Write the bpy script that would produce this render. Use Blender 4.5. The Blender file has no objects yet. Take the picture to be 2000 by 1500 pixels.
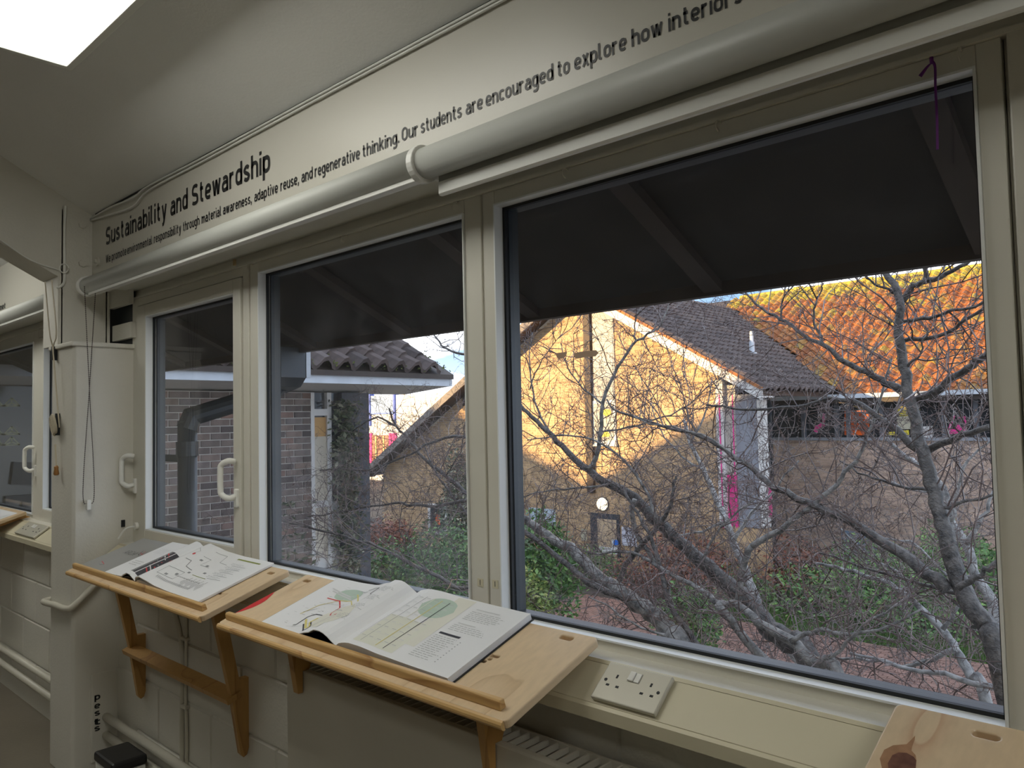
import bpy, bmesh, math, random
from mathutils import Vector, Matrix
from mathutils.geometry import tessellate_polygon
R = random.Random(7)
scene = bpy.context.scene
COL = scene.collection
H = 1.45                      # height of the camera above the room's floor; everything is lifted by it at the end

# ------------------------------------------------------------------ camera, light, exposure
F = 1500.0
def axes(yaw, pitch, roll):
    yaw, pitch, roll = map(math.radians, (yaw, pitch, roll))
    f = Vector((-math.sin(yaw)*math.cos(pitch), math.cos(yaw)*math.cos(pitch), math.sin(pitch)))
    r = Vector((math.cos(yaw), math.sin(yaw), 0)); u = r.cross(f)
    c, s = math.cos(roll), math.sin(roll)
    return f, c*r + s*u, -s*r + c*u
CF, CR, CU = axes(42.754, 2.683, -1.2137)
cd = bpy.data.cameras.new('camera'); cam = bpy.data.objects.new('camera', cd); COL.objects.link(cam)
m = Matrix((CR, CU, -CF)).transposed().to_4x4(); cam.matrix_world = m
cd.sensor_width = 36; cd.lens = F/2000*36; cd.clip_start = .02; cd.clip_end = 500
scene.camera = cam
SUN_A, SUN_B = .5, .2
sl = bpy.data.lights.new('sun', 'SUN'); sl.energy = 10.5; sl.color = (1, .66, .30); sl.angle = math.radians(.6)
so = bpy.data.objects.new('sun', sl); COL.objects.link(so)
so.rotation_euler = Vector((SUN_A, 1, -SUN_B)).to_track_quat('-Z', 'Y').to_euler()
w = bpy.data.worlds.new('sky'); scene.world = w; w.use_nodes = True
nt = w.node_tree; N = nt.nodes; N.clear()
out = N.new('ShaderNodeOutputWorld'); bg = N.new('ShaderNodeBackground'); tc = N.new('ShaderNodeTexCoord')
sep = N.new('ShaderNodeSeparateXYZ'); rmp = N.new('ShaderNodeValToRGB'); noi = N.new('ShaderNodeTexNoise'); mp = N.new('ShaderNodeMapping')
cr2 = N.new('ShaderNodeValToRGB'); mix = N.new('ShaderNodeMixRGB')
nt.links.new(tc.outputs['Generated'], sep.inputs[0]); nt.links.new(sep.outputs['Z'], rmp.inputs[0])
e = rmp.color_ramp.elements; e[0].position = 0; e[0].color = (.20, .24, .30, 1); e[1].position = .6; e[1].color = (.05, .08, .14, 1)
x = rmp.color_ramp.elements.new(.12); x.color = (.065, .105, .16, 1)
nt.links.new(tc.outputs['Generated'], mp.inputs[0]); mp.inputs['Scale'].default_value = (1, 1, 3.2)
nt.links.new(mp.outputs[0], noi.inputs['Vector']); noi.inputs['Scale'].default_value = 5.5; noi.inputs['Detail'].default_value = 6
nt.links.new(noi.outputs[0], cr2.inputs[0]); cr2.color_ramp.elements[0].position = .46; cr2.color_ramp.elements[1].position = .60
nt.links.new(cr2.outputs[0], mix.inputs[0]); nt.links.new(rmp.outputs[0], mix.inputs[1]); mix.inputs[2].default_value = (.37, .385, .41, 1)
nt.links.new(mix.outputs[0], bg.inputs[0]); bg.inputs[1].default_value = 7.5; nt.links.new(bg.outputs[0], out.inputs[0])
vs = scene.view_settings; scene.display_settings.display_device = 'sRGB'
vs.view_transform = 'Standard'; vs.look = 'None'; vs.exposure = 0.0; vs.gamma = 1.0; vs.use_curve_mapping = False
try:
    scene.cycles.use_denoising = True
    scene.cycles.max_bounces = 10; scene.cycles.diffuse_bounces = 5; scene.cycles.transparent_max_bounces = 24
    scene.cycles.sample_clamp_indirect = 6
except Exception: pass
PANEL_E = 6.0                # glow of the ceiling light panels

# ------------------------------------------------------------------ helpers
def ray(px, py): return CF + CR*((px-1000)/F) - CU*((py-750)/F)
def at(px, py, ax, val):
    d = ray(px, py); return d*(val/d['xyz'.index(ax)])
def atD(px, py, D): return ray(px, py)*D
def seen(P):
    z = P.dot(CF)
    if z <= .05: return None
    return 1000+F*P.dot(CR)/z, 750-F*P.dot(CU)/z, z
ORG = {}
def tag(o, label=None, cat=None, group=None, kind=None):
    if label: o['label'] = label
    if cat: o['category'] = cat
    if group: o['group'] = group
    if kind: o['kind'] = kind
    return o
def link(o, parent, org):
    COL.objects.link(o); ORG[o.name] = Vector(org)
    if parent:
        o.parent = parent; o.location = Vector(org) - ORG[parent.name]
    else: o.location = org
    return o
def empty(name, loc, label=None, cat=None, group=None, kind=None):
    o = bpy.data.objects.new(name, None); o.empty_display_size = .05
    link(o, None, loc); return tag(o, label, cat, group, kind)
def copy_tree(o, parent=None):
    c = o.copy(); COL.objects.link(c); c.parent = parent; ORG[c.name] = ORG[o.name].copy()
    for ch in list(o.children): copy_tree(ch, c)
    return c
class MB:
    def __init__(s): s.v = []; s.f = []
    def add(s, vs, fs):
        b = len(s.v); s.v += [Vector(p) for p in vs]; s.f += [tuple(i+b for i in f) for f in fs]; return s
    def box(s, x0, x1, y0, y1, z0, z1):
        return s.add([(x, y, z) for z in (z0, z1) for y in (y0, y1) for x in (x0, x1)],
                     [(0,2,3,1),(4,5,7,6),(0,1,5,4),(2,6,7,3),(0,4,6,2),(1,3,7,5)])
    def obox(s, c, ux, uy, uz):
        c, ux, uy, uz = map(Vector, (c, ux, uy, uz))
        return s.add([c+ux*i+uy*j+uz*k for k in (-1,1) for j in (-1,1) for i in (-1,1)],
                     [(0,2,3,1),(4,5,7,6),(0,1,5,4),(2,6,7,3),(0,4,6,2),(1,3,7,5)])
    def quad(s, a, b, c, d): return s.add([a,b,c,d], [(0,1,2,3)])
    def prism(s, pts, ax, a0, a1):
        n = len(pts)
        def P(p, a): return {'x': (a,p[0],p[1]), 'y': (p[0],a,p[1]), 'z': (p[0],p[1],a)}[ax]
        return s.add([P(p,a0) for p in pts]+[P(p,a1) for p in pts],
              [tuple(range(n-1,-1,-1)), tuple(range(n,2*n))]+[(i,(i+1)%n,n+(i+1)%n,n+i) for i in range(n)])
    def tube(s, path, r, n=8, cap=True):
        path = [Vector(p) for p in path]; k = len(path)
        rr = r if isinstance(r, (list, tuple)) else [r]*k
        t = (path[1]-path[0]).normalized(); a = t.orthogonal().normalized(); b = len(s.v)
        for i, p in enumerate(path):
            if 0 < i < k-1: t2 = ((path[i+1]-p).normalized()+(p-path[i-1]).normalized())
            elif i == 0: t2 = path[1]-p
            else: t2 = p-path[i-1]
            if t2.length < 1e-9: t2 = t
            t2 = t2.normalized(); a = a - t2*a.dot(t2)
            a = a.normalized() if a.length > 1e-6 else t2.orthogonal().normalized()
            c = t2.cross(a); t = t2
            for j in range(n):
                an = 2*math.pi*j/n; s.v.append(p + (a*math.cos(an)+c*math.sin(an))*rr[i])
        for i in range(k-1):
            for j in range(n):
                q = b+i*n
                s.f.append((q+j, q+(j+1)%n, q+n+(j+1)%n, q+n+j))
        if cap: s.f.append(tuple(b+j for j in range(n-1,-1,-1))); s.f.append(tuple(b+(k-1)*n+j for j in range(n)))
        return s
    def build(s, name, mat, parent=None, org=None, smooth=False, bevel=0, kind=None, label=None, cat=None, group=None):
        if org is None:
            if parent: org = ORG[parent.name]
            else:
                lo = [min(p[i] for p in s.v) for i in range(3)]; hi = [max(p[i] for p in s.v) for i in range(3)]
                org = ((lo[0]+hi[0])/2, (lo[1]+hi[1])/2, lo[2])
        org = Vector(org)
        me = bpy.data.meshes.new(name); me.from_pydata([tuple(p-org) for p in s.v], [], s.f); me.materials.append(mat)
        if smooth: me.polygons.foreach_set('use_smooth', [len(f) == 4 for f in s.f])
        me.update()
        if not getattr(s, 'raw', False):
            bm = bmesh.new(); bm.from_mesh(me); bmesh.ops.recalc_face_normals(bm, faces=bm.faces); bm.to_mesh(me); bm.free()
        o = bpy.data.objects.new(name, me); link(o, parent, org)
        if bevel:
            md = o.modifiers.new('bevel', 'BEVEL'); md.width = bevel; md.segments = 2; md.limit_method = 'ANGLE'
        return tag(o, label, cat, group, kind)
def inst(me, name, loc, parent, rot=None):
    o = bpy.data.objects.new(name, me); COL.objects.link(o); o.parent = parent
    o.location = Vector(loc)-ORG[parent.name]
    if rot: o.rotation_euler = rot
    return o
def mesh_of(mb, name, mat):
    me = bpy.data.meshes.new(name); me.from_pydata([tuple(p) for p in mb.v], [], mb.f); me.materials.append(mat)
    bm = bmesh.new(); bm.from_mesh(me); bmesh.ops.recalc_face_normals(bm, faces=bm.faces); bm.to_mesh(me); bm.free()
    return me
def spline(pts, n=5):
    P = [Vector(p) for p in pts]
    if len(P) < 3: return [P[0].lerp(P[-1], i/n) for i in range(n+1)]
    P = [P[0]*2-P[1]] + P + [P[-1]*2-P[-2]]; o = []
    for i in range(1, len(P)-2):
        for k in range(n):
            t = k/n; a, b, c, d = P[i-1:i+3]
            o.append(.5*((2*b)+(c-a)*t+(2*a-5*b+4*c-d)*t*t+(3*b-a-3*c+d)*t*t*t))
    return o+[P[-2]]

# ------------------------------------------------------------------ materials
def MAT(name, col, rough=.6, metal=0, var=0, vscale=6, bump=0, bscale=60, rand=None, rv=.3, stops=None, emit=0, spec=.5, stretch=None):
    m = bpy.data.materials.new(name); m.use_nodes = True; t = m.node_tree; n = t.nodes; b = n['Principled BSDF']
    b.inputs['Base Color'].default_value = (*col, 1); b.inputs['Roughness'].default_value = rough; b.inputs['Metallic'].default_value = metal
    b.inputs['Specular IOR Level'].default_value = spec
    if emit:
        b.inputs['Emission Color'].default_value = (*col, 1); b.inputs['Emission Strength'].default_value = emit
    cur = None
    tcn = n.new('ShaderNodeTexCoord'); mpn = n.new('ShaderNodeMapping'); t.links.new(tcn.outputs['Object'], mpn.inputs[0])
    if stretch: mpn.inputs['Scale'].default_value = stretch
    if rand:
        if rand == 'object': src = n.new('ShaderNodeObjectInfo').outputs['Random']
        else: src = n.new('ShaderNodeNewGeometry').outputs['Random Per Island']
        rp = n.new('ShaderNodeValToRGB'); t.links.new(src, rp.inputs[0])
        st = stops or [(0, tuple(c*(1-rv) for c in col)), (1, tuple(min(1, c*(1+rv)) for c in col))]
        el = rp.color_ramp.elements; el[0].position = st[0][0]; el[0].color = (*st[0][1], 1); el[1].position = st[-1][0]; el[1].color = (*st[-1][1], 1)
        for p, c in st[1:-1]: q = el.new(p); q.color = (*c, 1)
        cur = rp.outputs[0]
    if var:
        nz = n.new('ShaderNodeTexNoise'); nz.inputs['Scale'].default_value = vscale; nz.inputs['Detail'].default_value = 5
        t.links.new(mpn.outputs[0], nz.inputs['Vector'])
        mr = n.new('ShaderNodeMapRange'); t.links.new(nz.outputs[0], mr.inputs[0])
        mr.inputs[1].default_value = .3; mr.inputs[2].default_value = .7; mr.inputs[3].default_value = 1-var; mr.inputs[4].default_value = 1+var
        mx = n.new('ShaderNodeMixRGB'); mx.blend_type = 'MULTIPLY'; mx.inputs[0].default_value = 1
        if cur: t.links.new(cur, mx.inputs[1])
        else: mx.inputs[1].default_value = (*col, 1)
        t.links.new(mr.outputs[0], mx.inputs[2]); cur = mx.outputs[0]
    if cur: t.links.new(cur, b.inputs['Base Color'])
    if bump:
        nb = n.new('ShaderNodeTexNoise'); nb.inputs['Scale'].default_value = bscale; nb.inputs['Detail'].default_value = 3
        t.links.new(mpn.outputs[0], nb.inputs['Vector'])
        bp = n.new('ShaderNodeBump'); bp.inputs['Strength'].default_value = bump; bp.inputs['Distance'].default_value = .01
        t.links.new(nb.outputs[0], bp.inputs['Height']); t.links.new(bp.outputs[0], b.inputs['Normal'])
    return m
def WOOD(name, light, dark, direction='y', scale=5, rough=.42):
    m = bpy.data.materials.new(name); m.use_nodes = True; t = m.node_tree; n = t.nodes; b = n['Principled BSDF']
    b.inputs['Roughness'].default_value = rough
    tcn = n.new('ShaderNodeTexCoord'); mpn = n.new('ShaderNodeMapping'); t.links.new(tcn.outputs['Object'], mpn.inputs[0])
    s = [6, 6, 6]; s['xyz'.index(direction)] = 1.1; mpn.inputs['Scale'].default_value = s
    nz = n.new('ShaderNodeTexNoise'); nz.inputs['Scale'].default_value = .9; nz.inputs['Detail'].default_value = 1.5; t.links.new(mpn.outputs[0], nz.inputs['Vector'])
    mul = n.new('ShaderNodeMath'); mul.operation = 'MULTIPLY'; mul.inputs[1].default_value = scale; t.links.new(nz.outputs[0], mul.inputs[0])
    fr = n.new('ShaderNodeMath'); fr.operation = 'FRACT'; t.links.new(mul.outputs[0], fr.inputs[0])
    rp = n.new('ShaderNodeValToRGB'); t.links.new(fr.outputs[0], rp.inputs[0]); el = rp.color_ramp.elements
    el[0].position = 0; el[0].color = (*light, 1); el[1].position = 1; el[1].color = (*light, 1)
    mid = [(a*.55+c*.45) for a, c in zip(light, dark)]
    q = el.new(.70); q.color = (*light, 1); q = el.new(.86); q.color = (*mid, 1); q = el.new(.93); q.color = (*dark, 1); q = el.new(.95); q.color = (*light, 1)
    n2 = n.new('ShaderNodeTexNoise'); n2.inputs['Scale'].default_value = 14; n2.inputs['Detail'].default_value = 4; t.links.new(mpn.outputs[0], n2.inputs['Vector'])
    mr = n.new('ShaderNodeMapRange'); t.links.new(n2.outputs[0], mr.inputs[0]); mr.inputs[3].default_value = .86; mr.inputs[4].default_value = 1.12
    mx = n.new('ShaderNodeMixRGB'); mx.blend_type = 'MULTIPLY'; mx.inputs[0].default_value = 1
    t.links.new(rp.outputs[0], mx.inputs[1]); t.links.new(mr.outputs[0], mx.inputs[2]); t.links.new(mx.outputs[0], b.inputs['Base Color'])
    return m
def GLASS(name, dust=.03, tint=(1, 1, 1), scale=9):
    m = bpy.data.materials.new(name); m.use_nodes = True; t = m.node_tree; n = t.nodes; n.clear()
    o = n.new('ShaderNodeOutputMaterial'); tr = n.new('ShaderNodeBsdfTransparent'); tr.inputs[0].default_value = (*tint, 1)
    gl = n.new('ShaderNodeBsdfGlossy'); gl.inputs['Roughness'].default_value = .0
    lw = n.new('ShaderNodeLayerWeight'); lw.inputs[0].default_value = .5
    pw_ = n.new('ShaderNodeMath'); pw_.operation = 'POWER'; pw_.inputs[1].default_value = 5; t.links.new(lw.outputs['Facing'], pw_.inputs[0])
    fz = n.new('ShaderNodeMath'); fz.operation = 'MULTIPLY_ADD'; fz.inputs[1].default_value = .94; fz.inputs[2].default_value = .03; t.links.new(pw_.outputs[0], fz.inputs[0])
    m1 = n.new('ShaderNodeMixShader')
    t.links.new(fz.outputs[0], m1.inputs[0]); t.links.new(tr.outputs[0], m1.inputs[1]); t.links.new(gl.outputs[0], m1.inputs[2])
    df = n.new('ShaderNodeBsdfTranslucent'); df.inputs[0].default_value = (.9, .9, .88, 1)
    tcn = n.new('ShaderNodeTexCoord'); nz = n.new('ShaderNodeTexNoise'); nz.inputs['Scale'].default_value = scale; nz.inputs['Detail'].default_value = 8; nz.inputs['Roughness'].default_value = .75
    t.links.new(tcn.outputs['Object'], nz.inputs['Vector'])
    mr = n.new('ShaderNodeMapRange'); t.links.new(nz.outputs[0], mr.inputs[0]); mr.inputs[1].default_value = .4; mr.inputs[2].default_value = .85
    mr.inputs[3].default_value = dust*.35; mr.inputs[4].default_value = dust*3
    m2 = n.new('ShaderNodeMixShader'); t.links.new(mr.outputs[0], m2.inputs[0]); t.links.new(m1.outputs[0], m2.inputs[1]); t.links.new(df.outputs[0], m2.inputs[2])
    t.links.new(m2.outputs[0], o.inputs[0]); return m
paint = MAT('wall paint', (.66, .64, .575), .55, var=.05, vscale=3, bump=.15, bscale=90)
paint_ceil = MAT('ceiling paint', (.84, .84, .81), .75, var=.03, vscale=2, bump=.1, bscale=120)
paint_fr = MAT('frame gloss paint', (.68, .66, .585), .32, var=.03, vscale=5)
paint_bead = MAT('white bead paint', (.80, .82, .82), .3)
paint_trunk = MAT('cream plastic', (.66, .61, .45), .38, var=.03, vscale=4)
sign_m = MAT('sign laminate', (.60, .58, .515), .34)
blind_m = MAT('blind fabric', (.50, .51, .475), .45)
alu = MAT('white enamel', (.68, .68, .62), .3)
hand_m = MAT('white plastic', (.80, .80, .76), .28)
ink = MAT('black vinyl', (.018, .019, .02), .45)
darkmetal = MAT('dark anodised metal', (.035, .045, .055), .4, metal=.2)
gasket = MAT('black rubber', (.01, .012, .014), .6)
floor_m = MAT('floor vinyl', (.19, .165, .13), .28, var=.12, vscale=3, bump=.05)
ply = WOOD('pine plywood', (.70, .53, .335), (.58, .41, .24), 'y', 4)
ply2 = WOOD('pine plywood pale', (.68, .51, .32), (.54, .37, .21), 'y', 6)
ply3 = WOOD('pine plywood gloss', (.66, .51, .34), (.55, .37, .24), 'y', 4, .2)
pine = WOOD('varnished pine', (.62, .39, .155), (.40, .21, .07), 'x', 6)
leg_w = WOOD('orange varnished plywood', (.50, .285, .09), (.36, .18, .05), 'z', 4)
paper = MAT('white paper', (.80, .81, .83), .5)
coverg = MAT('grey magazine cover', (.30, .30, .29), .35)
black = MAT('black plastic', (.012, .012, .013), .4)
chrome = MAT('brushed steel plate', (.56, .54, .46), .4, metal=.25)
pipe_m = MAT('painted pipe', (.60, .575, .49), .38)
rad_m = MAT('radiator enamel', (.60, .57, .49), .42, var=.02)
beadm = MAT('bronze bead chain', (.10, .08, .07), .35, metal=.6)
cordm = MAT('cream cord', (.62, .56, .44), .8)
purple = MAT('purple string', (.14, .02, .20), .7)
soffit_m = MAT('dark stained soffit', (.018, .014, .011), .7, var=.35, vscale=5)
brick_ob = MAT('grey brown brick', (.2, .15, .12), .85, rand='object', var=.22, vscale=14, bump=.4, bscale=70,
   stops=[(0, (.11, .09, .085)), (.3, (.20, .16, .14)), (.55, (.26, .19, .155)), (.8, (.19, .165, .16)), (1, (.29, .17, .13))])
brick_is = MAT('brown brick', (.3, .2, .13), .85, rand='island', var=.18, vscale=3,
   stops=[(0, (.35, .225, .12)), (.3, (.50, .33, .175)), (.6, (.57, .385, .21)), (.85, (.46, .305, .17)), (1, (.62, .42, .235))])
mortar = MAT('mortar', (.60, .56, .50), .9, var=.1)
mortar2 = MAT('buff mortar', (.72, .60, .44), .9, var=.1)
tile_o = MAT('clay pantile', (.3, .12, .06), .8, rand='object', var=.3, vscale=9, stops=[(0, (.26, .09, .028)), (.45, (.37, .14, .042)), (.75, (.34, .15, .045)), (.9, (.36, .20, .05)), (1, (.36, .27, .04))])
tile_i = MAT('clay pantile field', (.3, .12, .06), .8, rand='island', var=.3, vscale=9, stops=[(0, (.26, .09, .028)), (.45, (.37, .14, .042)), (.75, (.34, .15, .045)), (.9, (.36, .22, .05)), (1, (.36, .29, .04))])
tile_m = MAT('mossy pantile', (.3, .2, .06), .9, rand='island', var=.4, vscale=9, stops=[(0, (.42, .22, .06)), (.5, (.40, .30, .05)), (1, (.45, .36, .045))])
tile_d = MAT('weathered brown pantile', (.1, .08, .07), .8, rand='object', var=.35, vscale=8, stops=[(0, (.06, .045, .042)), (.5, (.095, .068, .06)), (1, (.12, .095, .088))])
tile_di = MAT('weathered brown pantile field', (.1, .08, .07), .8, rand='island', var=.35, vscale=8, stops=[(0, (.07, .05, .046)), (.5, (.10, .068, .058)), (1, (.13, .10, .085))])
moss = MAT('moss', (.09, .11, .02), .95, var=.4, vscale=20)
fascia_g = MAT('pale grey fascia', (.60, .64, .68), .45, var=.08)
white_b = MAT('white board', (.72, .70, .66), .5, var=.04)
timber_d = MAT('dark brown timber', (.05, .036, .028), .6, var=.2)
timber_g = MAT('weathered grey timber', (.22, .19, .16), .7, var=.2)
bark_d = MAT('dark cherry bark', (.085, .075, .065), .42, var=.85, vscale=25, bump=.9, bscale=80, stretch=(1, 1, 1))
bark_l = MAT('lichen bark', (.20, .19, .17), .42, var=.8, vscale=18, bump=.8, bscale=80)
bark_w = MAT('pale birch bark', (.28, .275, .26), .5, var=.7, vscale=16, bump=.5, bscale=60)
twig_m = MAT('red brown twigs', (.115, .078, .068), .28, var=.4, vscale=8)
paver_o = MAT('red block paver', (.2, .1, .08), .8, rand='object', var=.15, stops=[(0, (.17, .095, .075)), (.5, (.22, .125, .095)), (1, (.26, .15, .115))])
paver_i = MAT('red block paving', (.2, .1, .08), .8, rand='island', var=.15, stops=[(0, (.17, .095, .075)), (.5, (.22, .125, .095)), (1, (.26, .15, .115))])
soil = MAT('soil', (.05, .04, .03), .95, var=.3)
grass_m = MAT('grass', (.08, .16, .03), .9, rand='island', rv=.5)
leaf_g = MAT('dark green leaves', (.05, .12, .03), .5, rand='island', stops=[(0, (.045, .10, .03)), (.6, (.10, .22, .05)), (1, (.20, .34, .08))])
leaf_y = MAT('yellow green leaves', (.2, .25, .06), .5, rand='island', stops=[(0, (.12, .20, .05)), (.6, (.27, .36, .08)), (1, (.5, .5, .15))])
leaf_r = MAT('russet leaves', (.15, .05, .03), .6, rand='island', stops=[(0, (.12, .05, .04)), (.6, (.26, .09, .05)), (1, (.34, .14, .08))])
leaf_i = MAT('ivy leaves', (.04, .07, .03), .4, rand='island', stops=[(0, (.05, .08, .04)), (.6, (.14, .17, .09)), (1, (.42, .41, .29))])  # palest tone puts the bright glare over the ivy into its leaves
glass = GLASS('window glass', .006)
glass_d = GLASS('dusty window glass', .028, scale=6)
glass_o = MAT('dark outside glass', (.03, .035, .04), .06)
pink = MAT('pink vinyl', (.85, .03, .28), .5); yellow = MAT('yellow vinyl', (.85, .68, .04), .5); orange = MAT('orange paint', (.80, .13, .015), .5)
red = MAT('red sticker', (.62, .025, .03), .45)
inks = {k: MAT('print '+k, c, .5) for k, c in dict(grey=(.45, .46, .47), pale=(.62, .63, .64), black=(.03, .03, .04), green=(.47, .59, .50), lime=(.73, .74, .64), sand=(.74, .735, .65),
        red=(.62, .06, .07), yellow=(.70, .62, .20), olive=(.26, .30, .07), dark=(.05, .05, .06), purple=(.16, .06, .16), mid=(.28, .29, .31)).items()}

# ------------------------------------------------------------------ room shell
YF = 1.36          # inner face of the window frames
def struct(name, mb, mat, **k):
    k.setdefault('kind', 'structure'); return mb.build(name, mat, **k)
SL = .535          # slope of the ceiling
def ceil_z(y): return .972+(1.255-y)*SL
struct('floor', MB().box(-9.5, 3.2, -5.2, 1.42, -1.55, -1.45), floor_m, label='brown vinyl floor below the left window bay', cat='floor')
yr = -2.0
MBc = MB().prism([(1.45, ceil_z(1.45)), (1.45, ceil_z(1.45)+.2), (yr, ceil_z(yr)+.2), (-5.3, ceil_z(yr)-(3.3)*SL+.2), (-5.3, ceil_z(yr)-3.3*SL), (yr, ceil_z(yr))], 'x', -9.5, 3.3)
struct('ceiling', MBc, paint_ceil, label='sloping painted ceiling above the sign', cat='ceiling')
struct('wall_rear', MB().box(-9.5, 3.3, -5.3, -5.2, -1.45, 1.4), paint, label='painted wall behind the viewer', cat='wall')
struct('wall_right', MB().box(3.2, 3.3, -5.3, 1.45, -1.45, 2.9), paint, label='painted end wall on the near side', cat='wall')
struct('wall_left', MB().box(-9.5, -9.4, -5.3, 1.45, -1.45, 2.9), paint, label='painted end wall beyond the left bay', cat='wall')
# lower wall of painted blocks
wf = struct('wall_front', MB().box(-9.4, 3.2, 1.303, 1.45, -1.45, -.499), paint, org=(0, 1.3, -1.45), label='white painted block wall under the windows', cat='wall')
def chamf(lx, lz, d, c):
    b = MB(); b.add([(0,0,0),(lx,0,0),(lx,0,lz),(0,0,lz),(c,-d,c),(lx-c,-d,c),(lx-c,-d,lz-c),(c,-d,lz-c)],
        [(4,5,6,7),(0,1,5,4),(1,2,6,5),(2,3,7,6),(3,0,4,7)]); return b
blk = mesh_of(chamf(.434, .209, .009, .005), 'block', paint); blk_h = mesh_of(chamf(.434, .079, .009, .005), 'block', paint)
for row in range(4):
    z = -1.45+row*.215
    for k in range(18):
        x0 = -7.3+k*.44+(.22 if row % 2 else 0)
        if x0+.434 > .9: continue
        if -4.05 < x0 < -3.72: continue
        inst(blk if row < 4 else blk_h, 'block', (x0, 1.3035, z+.003), wf)
struct('baseboard_front', MB().box(-9.4, -3.85, 1.28, 1.31, -1.45, -1.36), paint, label='painted skirting strip along the left bay wall', cat='skirting')
# wall over the windows
struct('wall_front_upper', MB().box(-9.4, 3.2, 1.27, 1.45, .63, 1.1), paint, label='painted wall strip over the windows', cat='wall')
# soffit board between sign and window head
for x0, x1, nm in ((-3.56, 1.2, 'near'), (-9.3, -3.95, 'far')):
    struct('trim_1', MB().box(x0, x1, 1.245, 1.40, .612, .632), alu, bevel=.002, label='pale soffit board over the %s window bay' % nm, cat='trim')
# pillar: boxed casing low down, steel column above
pil = empty('trim_2', (-3.7, 1.117, -1.45), 'white boxed pillar between the two window bays', 'pillar', kind='structure')
c = .012
MB().prism([(-3.83, 1.31), (-3.83, 1.117+c), (-3.83+c, 1.117), (-3.55-c, 1.117), (-3.55, 1.117+c), (-3.55, 1.40), (-3.83, 1.40)], 'z', -1.45, .362).build('casing', paint, pil, bevel=.004)
MB().box(-3.842, -3.538, 1.107, 1.37, .352, .372).build('casing_cap', paint, pil, bevel=.004)
MB().box(-3.95, -3.75, 1.117, 1.135, .372, 1.05).box(-3.95, -3.75, 1.315, 1.333, .372, 1.0).box(-3.768, -3.75, 1.13, 1.32, .372, .98).box(-3.90, -3.75, 1.13, 1.32, .36, .38).build('steel_column', paint, pil)
MB().box(-3.75, -3.52, 1.33, 1.35, .55, .66).box(-3.74, -3.52, 1.34, 1.36, .40, .47).build('bracket_plate', paint, pil)
for py in (440, 515):
    p = at(160, py, 'x', -3.75); MB().tube([p, p+Vector((.012, 0, 0))], .016, 6).build('bolt', paint, pil)
MB().box(-3.555, -3.544, 1.19, 1.30, -1.40, -1.03).build('access_panel', paint, pil, bevel=.006)
# rafter beam
zr = lambda y, d: ceil_z(y)-d
struct('trim_3', MB().prism([(1.26, .99), (1.26, .62), (1.10, .685), (-2, .685+3.1*SL+.0), (-2, ceil_z(-2)+.01)], 'x', -3.95, -3.7505), paint, label='painted roof beam dropping to the pillar head', cat='beam')
# back of the pillar, outside column between the bays
struct('trim_4', MB().box(-3.95, -3.56, 1.37, 1.46, -.5, 1.0), darkmetal, label='dark metal column cladding outside the pillar', cat='trim')

# ------------------------------------------------------------------ windows
def frame_bits(win, x0, x1, z0, z1, pane_mat, w=.03):
    """beads, gasket, outer frame and pane around one glazed opening"""
    b = MB()
    t = .004
    b.box(x0-t, x0, YF-.006, 1.387, z0-t, z1+t).box(x1, x1+t, YF-.006, 1.387, z0-t, z1+t).box(x0, x1, YF-.006, 1.387, z1, z1+t).box(x0, x1, YF-.006, 1.387, z0-t, z0)
    b.build('bead', paint_bead, win)
    g = MB(); q = .007
    for (a, bb, cc, d) in ((x0, x0+q, z0, z1), (x1-q, x1, z0, z1), (x0, x1, z1-q, z1), (x0, x1, z0, z0+q)): g.box(a, bb, 1.384, 1.392, cc, d)
    g.build('gasket', gasket, win)
    o = MB(); q = .004
    for (a, bb, cc, d) in ((x0-.03, x0+q, z0-.03, z1+.03), (x1-q, x1+.03, z0-.03, z1+.03), (x0, x1, z1-q, z1+.03), (x0, x1, z0-.03, z0+q)): o.box(a, bb, 1.402, 1.436, cc, d)
    o.build('outer_frame', darkmetal, win)
    MB().box(x0-.003, x1+.003, 1.392, 1.398, z0-.003, z1+.003).build('pane', pane_mat, win)
ZB, ZT = -.474, .531
def ring(b, X0, X1, Z0, Z1, x0, x1, z0, z1, y0=1.36, y1=1.402):
    return b.box(X0, x0, y0, y1, Z0, Z1).box(x1, X1, y0, y1, Z0, Z1).box(x0, x1, y0, y1, z1, Z1).box(x0, x1, y0, y1, Z0, z0)
def rail(b, x0, x1, z0, z1, y0=YF, y1=1.402): return b.box(x0, x1, y0, y1, z0, z1)
def handle(win, x, z, flip=1):
    h = empty_part('handle', win)
    return h
def empty_part(name, parent): return None
def dhandle(win, x, z, s=1):
    b = MB(); pts = [(x+.004, YF-.016, z+.062), (x, YF-.040, z+.066), (x-.026*s, YF-.052, z+.052), (x-.03*s, YF-.054, z+.03), (x-.03*s, YF-.054, z-.03), (x-.026*s, YF-.052, z-.052), (x, YF-.040, z-.066), (x+.004, YF-.016, z-.062)]
    b.tube(spline(pts, 4), .0105, 10); h = b.build('handle', hand_m, win, smooth=True)
    MB().box(x-.006, x+.016, YF-.018, YF+.002, z-.10, z-.035).build('handle_plate', hand_m, h, bevel=.004)
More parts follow.
